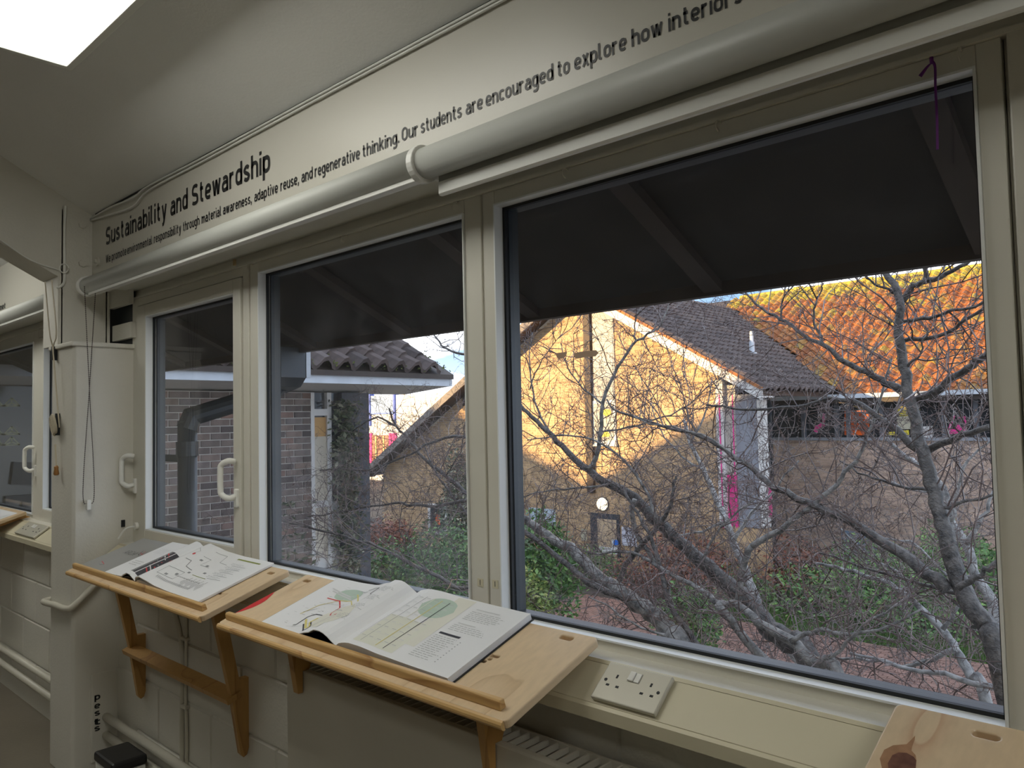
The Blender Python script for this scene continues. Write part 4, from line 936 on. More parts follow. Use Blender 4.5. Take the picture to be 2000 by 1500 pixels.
MB().box(XE-.03, XE+.02, 1.6, yv, ze1, ze0).build('fascia', fascia_g, wg)
MB().prism([(XE-.03, ze1), (XE-.03, ze1+.02), (XW-.3, zs+.03), (XW-.3, zs)], 'y', 1.6, yv).build('soffit', white_b, wg)
c30, s30 = math.cos(math.radians(28)), math.sin(math.radians(28))
Sd = Vector((-c30, 0, s30)); E0 = Vector((XE+.05, 1.6, ze0+.055))
P0 = E0; P1 = E0+Sd*4.2
MB().add([P0, P1, P1+Vector((0, yv-1.6, 0)), P0+Vector((0, yv-1.6, 0))]+[p-Vector((0, 0, .06)) for p in (P0, P1, P1+Vector((0, yv-1.6, 0)), P0+Vector((0, yv-1.6, 0)))], [(0,1,2,3),(7,6,5,4),(0,4,5,1),(1,5,6,2),(2,6,7,3),(3,7,4,0)]).build('roof_deck', timber_d, wg)
tiles(wg, E0, (0, 1, 0), Sd, int((yv-1.6)/.26), 13, .26, .30, lambda a, b_, p: True, tile_d, tile_di)
ms = MB(); ms.raw = True
for k in range(900):
    a, s_ = R.uniform(1.8, yv-1.65), abs(R.gauss(0, .55)); p = E0+Vector((0, a, 0))+Sd*s_+Vector((s30, 0, c30))*R.uniform(.03, .07); r_ = R.uniform(.008, .026)
    d1 = Vector((R.uniform(-1, 1), R.uniform(-1, 1), R.uniform(-.4, .4))).normalized()*r_; d2 = d1.cross(Vector((s30, 0, c30)))
    ms.add([p+d1, p+d2, p-d1, p-d2, p+Vector((s30, 0, c30))*r_*.9], [(0,1,4),(1,2,4),(2,3,4),(3,0,4)])
ms.build('moss', moss, wg, kind='stuff')
# dark room window of the wing, in line with the left bay
ya0, ya1 = 1.62, 2.62
win = MB().box(XW-.02, XW+.03, ya0, ya1, -1.25, .40).build('dark_window', MAT('dim glass', (.05, .052, .042), .15), wg)
b = MB()
b.box(XW+.02, XW+.05, ya0-.05, ya0, -1.3, .45).box(XW+.02, XW+.05, ya1, ya1+.05, -1.3, .45).box(XW+.02, XW+.05, ya0, ya1, .40, .45).box(XW+.02, XW+.05, ya0, ya1, -1.3, -1.25); b.build('window_frame', timber_d, wg)
lat = MB(); lat.raw = True
def latt(px0, px1, py0, py1):
    A_, B_ = at(px0, py0, 'x', XW+.032), at(px1, py1, 'x', XW+.032); s_ = .085; hs = s_*.5
    z = B_.z
    while z < A_.z-.02:
        y = A_.y-.3
        while y < B_.y:
            c_ = Vector((XW+.033, y+s_, z+s_*.5))
            pts = [c_+Vector((0, s_*.87*math.cos(math.radians(t)), s_*.5*math.sin(math.radians(t))*1.15)) for t in (90, 210, 330)]
            for p in pts:
                d = p-c_; n_ = Vector((0, -d.z, d.y)).normalized()*.006; lat.add([c_+n_, p+n_, p-n_, c_-n_], [(0, 1, 2, 3)])
            for p, q2 in ((pts[0], pts[1]), (pts[1], pts[2]), (pts[2], pts[0])):
                d = q2-p; n_ = Vector((0, -d.z, d.y)).normalized()*.005; lat.add([p+n_, q2+n_, q2-n_, p-n_], [(0, 1, 2, 3)])
            y += s_*1.5
        z += s_*1.1
latt(-20, 24, 781, 797); latt(-20, 25, 832, 873)
lat.build('lattice_film', MAT('pale yellow film', (.42, .42, .27), .6), win)
ch = MB()
p = at(48, 925, 'x', XW+.06)
ch.obox(p, (.02, 0, 0), (0, .10, -.01), (0, .01, .10)).obox(p+Vector((0, -.02, -.22)), (.02, 0, 0), (0, .13, 0), (0, 0, .03)).obox(p+Vector((0, .0, -.35)), (.015, 0, 0), (0, .02, 0), (0, 0, .13))
tag(ch.build('office_chair', black), 'black office chair seen through the left bay glass', 'chair')

# ------------------------------------------------------------------ the gable building opposite
YV, YW = 17.2, 17.8
AX, AZ = at(1108, 553, 'y', YV).x, at(1108, 553, 'y', YV).z
tl = math.tan(math.radians(30))
XR, XL = -7.9, -23.6
gb = empty('gable_building', (AX, YW, ZG), 'golden brick gable building with the brown sloping roof opposite', 'building')
zroof = lambda x: AZ-abs(x-AX)*tl
XB = at(1405, 800, 'y', YW).x
MB().prism([(XL+.5, ZG), (XB, ZG), (XB, zroof(XB)-.1), (AX, AZ-.1), (XL+.5, zroof(XL+.5)-.1)], 'y', YW, YW+.3).build('wall_core', mortar2, gb)
cells = []
r_ = 0; z = ZG
while z < AZ-.2:
    x = XL+.55-(.1125 if r_ % 2 else 0)
    while x < XB-.01:
        ll = min(.215, XB-x)
        if z+.065 < min(zroof(x), zroof(x+ll))-.12: cells.append((x, z, ll))
        x += .225
    z += .075; r_ += 1
holes = []
def feature(px0, py0, px1, py1):
    m_ = (py0+py1)/2; px = (px0+px1)/2
    return at(px0, m_, 'y', YW).x, at(px1, m_, 'y', YW).x, at(px, py1, 'y', YW).z, at(px, py0, 'y', YW).z
brick_stuff('brickwork', 'x', YW, cells, brick_is, gb)
# roof slabs
th = .10
MB().prism([(AX, AZ), (XR, zroof(XR)), (XR, zroof(XR)-.12), (AX, AZ-.12)], 'y', YV, 27.6).build('roof_deck', timber_d, gb)
MB().prism([(AX, AZ), (XL, zroof(XL)), (XL, zroof(XL)-.12), (AX, AZ-.12)], 'y', YV, 27.6).build('roof_deck', timber_d, gb)
MB().prism([(AX, AZ+.03), (XR, zroof(XR)+.03), (XR, zroof(XR)-.24), (AX, AZ-.25)], 'y', YV-.05, YV).build('white_bargeboard', white_b, gb)
MB().prism([(AX, AZ+.03), (XL, zroof(XL)+.03), (XL, zroof(XL)-.20), (AX, AZ-.25)], 'y', YV-.05, YV).build('grey_bargeboard', timber_g, gb)
MB().prism([(AX, AZ-.13), (XL, zroof(XL)-.13), (XL, zroof(XL)-.17), (AX, AZ-.17)], 'y', YV, YW).build('verge_soffit', timber_d, gb)
MB().prism([(AX, AZ-.13), (XR, zroof(XR)-.13), (XR, zroof(XR)-.17), (AX, AZ-.17)], 'y', YV, YW).build('verge_soffit', white_b, gb)
SE = 1/math.cos(math.radians(30)); S2 = Vector((-math.cos(math.radians(30)), 0, .5))
YE = 21.5; zE = at(1930, 758, 'y', YE).z
def mainz(y): return zE+(y-YE)*tl
tiles(gb, (XR+.05, YV-.05, zroof(XR+.05)+.005), (0, 1, 0), S2, 35, 22, .3, .32, lambda a, b_, p: p.x > AX-.05 and p.z > mainz(p.y)-.08 and p.y < 27.6, tile_d, tile_di)
MB().tube([(AX, YV-.05, AZ+.02), (AX, 27.4, AZ+.02)], .11, 10).build('ridge_tiles', moss, gb)
ve = MB()
for k in range(22):
    s_ = k*.32; p = Vector((XR, YV-.06, zroof(XR)))+S2*s_; ve.obox(p+S2*.16+Vector((0, 0, .045)), S2*.17, (0, .03, 0), Vector((.5, 0, .87))*.035)
ve.build('verge_tiles', tile_o, gb)
# feature strip: timber post, pale panel, window with yellow shapes
def fbox(name, px0, py0, px1, py1, mat, y0, y1, parent=None):
    x0, x1, z0, z1 = feature(px0, py0, px1, py1); return MB().box(x0, x1, y0, y1, z0, z1).build(name, mat, parent or gb)
fbox('brown_post', 1147, 590, 1159, 962, MAT('brown post', (.045, .028, .02), .6), YW-.12, YW-.0)
fbox('pale_panel', 1159, 590, 1200, 738, MAT('pale panel', (.50, .47, .42), .6), YW-.04, YW)
fbox('grey_panel', 1159, 738, 1201, 782, MAT('grey panel', (.36, .35, .33), .6), YW-.035, YW)
fw = fbox('window', 1159, 782, 1204, 868, white_b, YW-.05, YW)
fbox('pane', 1163, 788, 1200, 860, MAT('pale lit glass', (.40, .37, .33), .3), YW-.056, YW-.048, fw)
def fshape(name, pts, mat, y, parent):
    P_ = [at(a, c_, 'y', y) for a, c_ in pts]; MB().prism([(p.x, p.z) for p in P_], 'y', y-.01, y).build(name, mat, parent)
fshape('yellow_shape', [(1168, 853), (1171, 843), (1177, 848), (1184, 840), (1191, 848), (1190, 853)], yellow, YW-.057, fw)
fshape('yellow_shape', [(1172, 803), (1180, 799), (1192, 800), (1194, 808), (1186, 814), (1178, 809)], yellow, YW-.057, fw)
MB().box(fw.bound_box[0][0]+ORG[fw.name].x-.05, fw.bound_box[6][0]+ORG[fw.name].x+.05, YW-.1, YW, at(1180, 868, 'y', YW).z-.05, at(1180, 868, 'y', YW).z).build('window_sill', white_b, gb)
# ground floor door, notices, lamp
dr = fbox('door_frame', 1157, 1003, 1213, 1140, MAT('dark door frame', (.04, .045, .055), .5), YW-.06, YW)
fbox('tan_door', 1171, 1014, 1208, 1140, MAT('tan door', (.55, .40, .25), .6), YW-.075, YW-.06, dr)
fbox('door_rail', 1172, 1068, 1208, 1080, white_b, YW-.08, YW-.07, dr)
c_ = at(1203, 1060, 'y', YW-.08); MB().tube([c_, c_+Vector((0, -.01, 0))], .085, 18).build('blue_disc', MAT('blue sign', (.02, .16, .62), .5), dr)
fbox('door_notice', 1198, 1053, 1209, 1080, white_b, YW-.079, YW-.076, dr)
fbox('white_notice', 1216, 1030, 1244, 1066, MAT('notice board', (.60, .60, .66), .5), YW-.04, YW); fbox('plaque', 1136, 1033, 1147, 1056, MAT('cream plaque', (.52, .47, .33), .5), YW-.03, YW)
lw_ = fbox('blanked_window', 1035, 993, 1086, 1042, MAT('pale blue board', (.50, .58, .64), .5), YW-.04, YW)
lwin = fbox('window', 838, 984, 874, 1043, white_b, YW-.05, YW); fbox('pane', 843, 990, 869, 1037, glass_o, YW-.056, YW-.048, lwin); fbox('orange_item', 853, 1005, 862, 1025, orange, YW-.062, YW-.056, lwin)
MB().box(*[v for v in (at(905, 780, 'y', YW).x, at(922, 780, 'y', YW).x)], YW-.04, YW, at(910, 802, 'y', YW).z, at(910, 766, 'y', YW).z).build('vent_grille', timber_d, gb)
p = at(1179, 984, 'y', YW)
lm = empty('wall_lamp', p, 'lit round lamp above the tan door of the gable building', 'lamp')
MB().tube([p+Vector((0, .0, 0)), p+Vector((0, -.06, 0))], .20, 16).build('lamp_base', darkmetal, lm)
MB().tube([p+Vector((0, -.06, 0)), p+Vector((0, -.11, 0)), p+Vector((0, -.15, 0)), p+Vector((0, -.165, 0))], [.18, .165, .10, .03], 16).build('lamp_bowl', MAT('lit lamp glass', (1, .86, .6), .5, emit=3.2), lm, smooth=True)
# glazed end bay
fbox('white_post', 1404, 742, 1418, 1030, white_b, YW-.08, YW+.2)
fbox('cream_panel', 1418, 752, 1438, 1030, MAT('cream panel', (.55, .50, .44), .6), YW+.05, YW+.15)
for a in (1411, 1437): fbox('pink_trim', a, 770, a+2, 1030, pink, YW-.10, YW-.085)
fbox('pink_curtain', 1420, 928, 1440, 1030, pink, YW+.02, YW+.05)
fbox('grey_column', 1440, 770, 1482, 1030, MAT('grey column', (.26, .27, .30), .6), YW-.02, YW+.3)
fbox('white_post', 1484, 780, 1495, 1030, white_b, YW-.06, YW+.2); fbox('pink_curtain', 1494, 940, 1503, 1010, pink, YW+.1, YW+.14)
fbox('dark_glass', 1404, 778, 1500, 1180, glass_o, YW+.3, YW+.4)
fbox('brick_plinth', 1404, 1030, 1500, 1190, brick_is, YW, YW+.3)

# ------------------------------------------------------------------ the long building on the right
rb_ = empty('long_building', (-6, YE, ZG), 'long brick building with the sunlit orange tiled roof on the right', 'building')
x0r = at(1497, 800, 'y', YE).x; x1r = 2.0
zw1, zw0 = at(1800, 779, 'y', YE).z, at(1800, 856, 'y', YE).z
MB().box(x0r-.3, x1r, YE+.011, YE+.4, ZG, zw0).build('wall_core', mortar2, rb_)
cells = []; z = zw0-.075; r_ = 0
while z > ZG:
    x = x0r-(.1125 if r_ % 2 else 0)
    while x < -1.5: cells.append((x, z, .215)); x += .225
    z -= .075; r_ += 1
brick_stuff('brickwork', 'x', YE+.011, cells, MAT('pink brown brick', (.3, .2, .13), .85, rand='island', var=.18, vscale=3, stops=[(0, (.36, .255, .20)), (.4, (.55, .385, .295)), (.8, (.64, .465, .36)), (1, (.45, .34, .28))]), rb_)
MB().box(x0r-.3, x1r, YE+.12, YE+.14, zw0, zw1+.1).build('ribbon_glass', glass_o, rb_)
for px in (1500, 1567, 1632, 1655, 1720, 1790, 1842, 1905, 1936):
    a = at(px, 800, 'y', YE); MB().box(a.x-.05, a.x+.05, YE, YE+.12, zw0, zw1).build('window_mullion', MAT('grey frame', (.12, .125, .14), .5), rb_)
MB().box(x0r-.3, x1r, YE-.06, YE+.15, zw0-.06, zw0+.02).build('window_sill', MAT('grey sill', (.28, .29, .31), .5), rb_); MB().box(x0r-.3, x1r, YE-.02, YE+.15, zw1, zw1+.12).build('window_head', timber_d, rb_)
def rshape(name, pts, mat, dy=.10): P_ = [at(a, c_, 'y', YE+dy) for a, c_ in pts]; return MB().prism([(p.x, p.z) for p in P_], 'y', YE+dy-.02, YE+dy).build(name, mat, rb_)
rshape('pink_shape', [(1590, 842), (1592, 832), (1606, 826), (1607, 808), (1612, 808), (1611, 832), (1598, 838), (1597, 846)], pink)
ob = rshape('orange_panel', [(1650, 802), (1698, 802), (1698, 850), (1650, 850)], orange, .11)
for k in range(9): rshape('orange_slat', [(1658+k*4.4, 804), (1661+k*4.4, 804), (1661+k*4.4, 842), (1658+k*4.4, 842)], MAT('dark orange', (.35, .06, .01), .6) if k == 0 else bpy.data.materials['dark orange'], .092)
rshape('yellow_shape', [(1748, 796), (1762, 794), (1798, 800), (1789, 808), (1776, 813), (1755, 812)], yellow); rshape('yellow_shape', [(1735, 844), (1775, 840), (1776, 850), (1733, 850)], yellow)
rshape('white_shape', [(1782, 834), (1822, 832), (1822, 856), (1782, 858)], white_b); rshape('cream_shape', [(1752, 814), (1788, 812), (1786, 838), (1754, 838)], MAT('cream vinyl', (.55, .5, .36), .6), .09)
rshape('pink_flask', [(1848, 848), (1856, 834), (1864, 838), (1872, 826), (1880, 838), (1888, 835), (1888, 846)], pink)
for a in ([(1850, 842), (1862, 812), (1866, 812), (1854, 842)], [(1870, 815), (1886, 813), (1887, 816), (1870, 818)], [(1885, 815), (1888, 825), (1884, 838), (1882, 837), (1885, 825), (1882, 816)]): rshape('pink_line', a, pink)
MB().box(x0r-.4, x1r, YE-.32, YE-.20, zE-.14, zE-.02).build('gutter', fascia_g, rb_)
MB().box(x0r-.4, x1r, YE-.20, YE+.1, zE-.16, zE-.10).build('eaves_soffit', white_b, rb_)
fd = at(1678, 1060, 'y', YE); MB().box(fd.x-.45, fd.x+.45, YE-.03, YE, ZG, fd.z+.3).build('blue_door', MAT('blue grey door', (.22, .28, .36), .5), rb_)
RT = 28.6
S3 = Vector((0, math.cos(math.radians(30)), .5)); E3 = Vector((-16, YE-.25, mainz(YE-.25)))
Lr = (RT-YE+.25)*SE
MB().add([E3, E3+Vector((18, 0, 0)), E3+Vector((18, 0, 0))+S3*Lr, E3+S3*Lr]+[p-Vector((0, 0, .12)) for p in (E3, E3+Vector((18, 0, 0)), E3+Vector((18, 0, 0))+S3*Lr, E3+S3*Lr)], [(3,2,1,0),(4,5,6,7),(0,1,5,4),(1,2,6,5),(2,3,7,6),(3,0,4,7)]).build('roof_deck', timber_d, rb_)
vis = lambda a, b_, p: p.z > (AZ-(p.x-AX)*tl if p.x > AX else -9)-.1 and p.x > AX-.6 and p.x < -2.6
ntop = int(Lr/.32)
tiles(rb_, E3+Vector((0, 0, .01)), (1, 0, 0), S3, 46, ntop-3, .30, .32, vis, tile_o, tile_i)
tiles(rb_, E3+S3*(.32*(ntop-3))+Vector((0, 0, .01)), (1, 0, 0), S3, 46, 3, .30, .32, vis, tile_m, tile_m, 0, 'mossy_tile')
rt_ = E3+S3*Lr
for k in range(36):
    x = -15.0+k*.36
    if x < AX-.5: continue
    MB().tube([(x, rt_.y, rt_.z+.02+(.05 if k % 7 == 2 else 0)), (x+.345, rt_.y, rt_.z+.02+(.05 if k % 7 == 2 else 0))], .12, 8).build('ridge_tile', tile_m, rb_)
rn = Vector((.5, 0, math.cos(math.radians(30)))); rd = ray(1469, 692); fb_ = rd*(Vector((AX, 0, AZ+.08)).dot(rn)/rd.dot(rn))
fl_ = empty('flue_pipe', fb_, 'white flue pipe standing on the brown roof slope', 'pipe')
MB().tube([fb_-Vector((0, 0, .2)), fb_+Vector((0, 0, .36))], .075, 12).build('pipe', fascia_g, fl_); MB().tube([fb_+Vector((0, 0, .36)), fb_+Vector((0, 0, .66))], .052, 12).build('cowl', fascia_g, fl_)
MB().tube([fb_+Vector((0, 0, -.05)), fb_+Vector((0, 0, .05))], .14, 12).build('collar', fascia_g, fl_)

# ------------------------------------------------------------------ sunlit house far behind
YQ = 36.0
fb = empty('far_building', at(770, 870, 'y', YQ), 'sunlit white building with blue and pink frames in the gap', 'building')
def qbox(name, px0, py0, px1, py1, mat, y0=YQ, y1=YQ+.3): m_ = (py0+py1)/2; px = (px0+px1)/2; return MB().box(at(px0, m_, 'y', YQ).x, at(px1, m_, 'y', YQ).x, y0, y1, at(px, py1, 'y', YQ).z, at(px, py0, 'y', YQ).z).build(name, mat, fb)
bw = MAT('white render', (.78, .76, .72), .6)
qbox('wall', 700, 770, 900, 1100, bw); qbox('blue_glazing', 715, 772, 772, 806, MAT('sky blue glass', (.35, .45, .58), .2), YQ-.05)
for a in (722, 770): qbox('blue_frame', a, 770, a+3, 832, MAT('blue frame', (.10, .16, .55), .5), YQ-.12)
qbox('blue_rail', 715, 806, 772, 809, MAT('blue rail', (.16, .25, .6), .5), YQ-.12)
wn = qbox('window', 720, 850, 765, 905, MAT('brown glazing', (.35, .16, .08), .4), YQ-.06)
for a, c_ in ((718, 728), (762, 776)): qbox('pink_post', a, 846, c_, 930, pink, YQ-.1)
for a in (735, 750): qbox('yellow_frame', a, 852, a+2, 905, MAT('yellow frame', (.75, .6, .2), .5), YQ-.1)

# ------------------------------------------------------------------ ground
struct('ground', MB().box(-60, 25, 1.5, 60, ZG-.3, ZG), soil, label='dark planted ground of the courtyard', cat='ground')
gp = empty('path', (-6, 12, ZG), 'red block paved path across the courtyard', 'path', kind='structure')
py0, py1 = 7.0, 15.2
MB().box(-14, 2, py0, py1, ZG, ZG+.02).build('path_bed', mortar, gp)
pm = mesh_of(MB().add([(0,0,0),(.196,0,0),(.196,.096,0),(0,.096,0),(.005,.005,.05),(.191,.005,.05),(.191,.091,.05),(.005,.091,.05)], [(4,5,6,7),(0,1,5,4),(1,2,6,5),(2,3,7,6),(3,0,4,7)]), 'paver', paver_o)
cells = []
for j in range(int((py1-py0)/.1)):
    for i in range(78):
        x = -13.5+i*.2+(.1 if j % 2 else 0); y = py0+j*.1; s_ = seen(Vector((x, y, ZG)))
        if not s_ or s_[0] < 880 or s_[0] > 2080 or s_[1] > 1440: continue
        inn = 1180 < s_[0] < 1950 and s_[1] < 1400 and s_[1] > 1180
        cells.append((0 if inn else 1, s_[2], x, y))
cells.sort()
for _, _, x, y in cells[:300]: inst(pm, 'paver', (x, y, ZG+.012+R.uniform(0, .006)), gp)
b = MB(); b.raw = True
for _, _, x, y in cells[300:]:
    z0 = ZG+.055+R.uniform(0, .006)
    b.add([(x,y,ZG),(x+.196,y,ZG),(x+.196,y+.096,ZG),(x,y+.096,ZG),(x+.005,y+.005,z0),(x+.191,y+.005,z0),(x+.191,y+.091,z0),(x+.005,y+.091,z0)], [(4,5,6,7),(0,1,5,4),(1,2,6,5),(2,3,7,6),(3,0,4,7)])
b.build('paving', paver_i, gp, kind='stuff')
g = MB(); g.raw = True
for k in range(14000):
    x, y = R.uniform(-9, -1.5), R.uniform(15.2, 16.6); a = R.uniform(0, 6.28); l_ = R.uniform(.05, .14)
    d = Vector((math.cos(a), math.sin(a), 0))*.012; t_ = Vector((R.uniform(-.04, .04), R.uniform(-.04, .04), l_)); p = Vector((x, y, ZG))
    g.add([p-d, p+d, p+t_], [(0, 1, 2)])
tag(g.build('grass_strip', grass_m), 'green grass strip along the far side of the paved path', 'grass', kind='stuff')
def leaf_blob(name_, c, rad, n, size, mat, parent, fn=None):
    b = MB(); b.raw = True
    for k in range(n):
        while True:
            d = Vector((R.uniform(-1, 1), R.uniform(-1, 1), R.uniform(-1, 1)))
            if .35 < d.length <= 1: break
        if fn: p = fn()
        else: p = Vector(c)+Vector((d.x*rad[0], d.y*rad[1], d.z*rad[2]))*(.8+.2*math.sin(5*d.x+3*d.z)+R.uniform(-.1, .1))
        s_ = size*R.uniform(.6, 1.3); a = Vector((R.gauss(0, 1), R.gauss(0, 1), R.gauss(0, .6))).normalized(); e_ = a.orthogonal().normalized()
        b.add([p-a*s_, p+e_*s_*.45, p+a*s_, p-e_*s_*.45+a.cross(e_)*s_*.1], [(0, 1, 2, 3)])
    return b.build(name_, mat, parent, kind='stuff')
def shrub(px, py, Y, rx, rz, mat, lab, n=2600, size=.05, ry=None):
    c = at(px, py, 'y', Y); t = empty('shrub', (c.x, Y, ZG), lab, 'shrub', 'shrubs in the courtyard beds')
    leaf_blob('foliage', c, (rx, ry or rx*.8, rz), n, size, mat, t)
    s_ = MB()
    for k in range(6):
        s_.tube(spline([(c.x+R.uniform(-.15, .15), Y+R.uniform(-.15, .15), ZG), (c.x+R.uniform(-.3, .3)*rx, Y, (ZG+c.z)/2), (c.x+R.uniform(-.7, .7)*rx, Y+R.uniform(-.3, .3), c.z+rz*.4)], 3), [.03, .028, .025, .02, .018, .014, .01], 5)
    s_.build('stem', bark_d, t); return t
shrub(1065, 1110, 9.5, .75, 1.0, leaf_g, 'bright green shrub just right of the broad mullion', 4200, .05)
shrub(1040, 1170, 9.0, .5, .6, leaf_y, 'yellow green shrub low beside the broad mullion', 1800, .04)
shrub(870, 1115, 10, 1.5, 1.0, leaf_g, 'dark green shrub low in the middle window', 5000, .05)
shrub(760, 1140, 9, .7, .9, leaf_g, 'green shrub next to the ivy covered post', 2600, .05)
shrub(760, 1050, 13.5, 1.2, .6, leaf_r, 'russet shrub under the sloping verge in the middle window', 2200, .05)
shrub(900, 1000, 16.6, .9, 2.2, leaf_i, 'tall ivy dark shrub against the gable wall by the mullion', 3800, .07)
shrub(1345, 1205, 11.5, .7, .6, leaf_g, 'small green shrub beside the path behind leaning trunks', 2400, .05)
shrub(1340, 1120, 16.8, 2.1, 1.2, leaf_r, 'russet shrub below the glazed end bay', 4200, .06)
shrub(1560, 1130, 18.5, 2.0, 1.1, leaf_r, 'russet shrub below the long brick building', 3000, .06)
shrub(1720, 1160, 17.2, 2.4, 1.15, leaf_g, 'wide dark green hedge beyond the path on the right', 8000, .06)
shrub(1880, 1130, 18.6, 1.8, 1.25, leaf_g, 'dark green shrub beyond the path at the right post', 5000, .06)
shrub(1150, 1120, 16.6, 1.5, .8, leaf_g, 'low green shrub in front of the tan door', 3000, .05)
shrub(1440, 1175, 17.0, 1.6, .9, leaf_g, 'dark green shrub between the leaning trunks and the path', 4200, .05)
iv = empty('ivy', (XW+.05, yp0, ZG), 'ivy with glare painted into its pale leaves, climbing the brick wing and its corner post', 'ivy')
def ivp():
    if R.random() < .55: return Vector((XW+R.uniform(.03, .13), R.gauss(yp0+.03, .10), R.uniform(ZG, zs-.1)))
    y = R.uniform(yc-1.0, yp1); h_ = min(2.6, (abs(R.gauss(0, 1.15)))); return Vector((XW+R.uniform(.02, .18), y, -2.15+h_*(.9 if y < yc else .3)-1.1))
leaf_blob('leaves', None, None, 5200, .045, leaf_i, iv, ivp)

# ------------------------------------------------------------------ bare trees outside
TW = {}
def chain3(pts, Y, ext=None):
    """picture points of a limb at its own distance from the wall, as a curve in space"""
    P_ = []
    n = len(pts)
    for i, p in enumerate(pts):
        y = Y[0]+(Y[1]-Y[0])*i/(n-1) if isinstance(Y, tuple) else Y
        P_.append(at(p[0], p[1], 'y', y))
    if ext: P_ = [Vector(q) for q in ext]+P_
    return spline(P_, 4)
def radii(path, r0, r1): n = len(path); return [r0+(r1-r0)*(i/(n-1))**.8 for i in range(n)]
def wobble(path, a): return [p+Vector((R.gauss(0, a), R.gauss(0, a), R.gauss(0, a))) if 0 < i < len(path)-1 else p for i, p in enumerate(path)]
def twig(b, p, d, L, r, lvl):
    k = 6 if lvl < 2 else 4; path = [p]; dd = d.normalized(); kink = .22
    for i in range(k):
        dd = (dd+Vector((R.gauss(0, kink), R.gauss(0, kink), R.gauss(0, kink)+.05))).normalized(); path.append(path[-1]+dd*(L/k))
        if lvl < 2 and i > 0 and R.random() < (.75 if lvl == 0 else .5):
            side = dd.orthogonal(); side.rotate(Matrix.Rotation(R.uniform(0, 6.28), 3, dd)); twig(b, path[-1], dd*.75+side*.8, L*R.uniform(.3, .55), r*.62, lvl+1)
        elif lvl == 2 or R.random() < .5:
            side = dd.orthogonal(); side.rotate(Matrix.Rotation(R.uniform(0, 6.28), 3, dd)); q = path[-1]; b.tube([q, q+(dd*.5+side)*.022], [r*.8, r*.5], 3, False)
    b.tube(path, [r*(1-.72*i/k) for i in range(k+1)], 3, False)
def grow(b, path, r0, every, Lr, rt, skip=.1):
    L = 0; nxt = every*R.random()
    tot = sum((b_-a).length for a, b_ in zip(path, path[1:]))
    for a, c_ in zip(path, path[1:]):
        seg = c_-a; sl_ = seg.length
        if sl_ < 1e-5: continue
        while nxt < L+sl_:
            if nxt > tot*skip:
                p = a+seg*((nxt-L)/sl_); d = seg.normalized(); side = d.orthogonal(); side.rotate(Matrix.Rotation(R.uniform(0, 6.28), 3, d))
                if p.y > 1.95: twig(b, p, d*.6+side*.9+Vector((0, .12, .25)), R.uniform(*Lr), rt*R.uniform(.7, 1.2), 0)
            nxt += every*R.uniform(.5, 1.5)
        L += sl_
def tree(lab, base, trunk, branches, bmat, every=.11, Lr=(.25, .95), rt=.0052, trunk_twigs=.3, bb=None):
    """trunk, branches: (points, distance, start radius, end radius)"""
    t = empty('bare_tree', base, lab, 'tree', 'bare trees outside the windows'); tw = MB(); tw.raw = True
    for k, (pts, Y, r0, r1) in enumerate([trunk]+branches):
        ext = None
        if k == 0:
            p1 = at(*pts[0], 'y', Y[0] if isinstance(Y, tuple) else Y); B_ = Vector(base); ext = [B_, B_.lerp(p1, .5)+Vector((0, 0, .15))]
        path = wobble(chain3(pts, Y, ext), .006); 
        MB().tube(path, radii(path, r0*(1.25 if ext else 1), r1), 9 if k == 0 else 7).build('trunk' if k == 0 else 'branch', bmat if k == 0 or not bb else bb, t, smooth=True)
        grow(tw, path, r0, every*(2.2 if k == 0 else 1), Lr, rt, trunk_twigs if k == 0 else .08)
    tw.build('twigs', twig_m, t, kind='stuff'); return t
tree('dark leaning cherry tree, its trunk forking up by the right post', (-.2, 4.3, ZG),
  ([(1955,1300),(1935,1230),(1880,1155),(1852,1060),(1832,985),(1808,900),(1790,830),(1768,735),(1758,650),(1755,585),(1735,540),(1715,528)], (4.3, 4.9), .051, .016),
  [([(1757,590),(1785,560),(1806,545),(1808,518)], 4.85, .022, .012), ([(1806,547),(1850,536),(1895,508)], 4.85, .017, .010), ([(1753,575),(1715,556),(1690,540)], 4.85, .009, .005),
   ([(1850,1150),(1765,1088),(1686,1033),(1602,994),(1515,953),(1458,907),(1380,855),(1310,835),(1210,805),(1185,780)], (4.4, 5.4), .036, .007),
   ([(1794,878),(1752,841),(1716,816),(1643,777),(1551,796),(1450,799),(1380,790)], (4.75, 5.1), .026, .006),
   ([(1758,762),(1719,741),(1682,724),(1646,704),(1615,679),(1573,656),(1526,623),(1498,609),(1456,572)], (4.8, 5.0), .024, .007),
   ([(1615,679),(1594,642),(1588,606),(1601,575),(1608,553)], 4.95, .010, .004), ([(1526,623),(1527,590),(1552,556)], 4.95, .008, .004),
   ([(1784,790),(1856,742),(1898,714),(1930,690)], (4.75, 4.4), .026, .016), ([(1764,666),(1814,660),(1864,640),(1925,600)], (4.8, 4.5), .014, .008), ([(1764,628),(1842,614),(1925,588)], (4.8, 4.5), .012, .007),
   ([(1806,888),(1864,853),(1935,833)], (4.7, 4.4), .024, .015), ([(1870,1150),(1915,1120),(1950,1095)], 4.3, .018, .012), ([(1880,1160),(1800,1140),(1700,1110),(1600,1080)], (4.5, 4.9), .014, .005),
   ([(1835,1000),(1880,985),(1945,965)], 4.5, .011, .006), ([(1830,960),(1760,950),(1690,930),(1640,900)], (4.7, 5.0), .012, .004), ([(1770,720),(1800,690),(1812,640)], 4.7, .008, .004)], bark_d, .074)
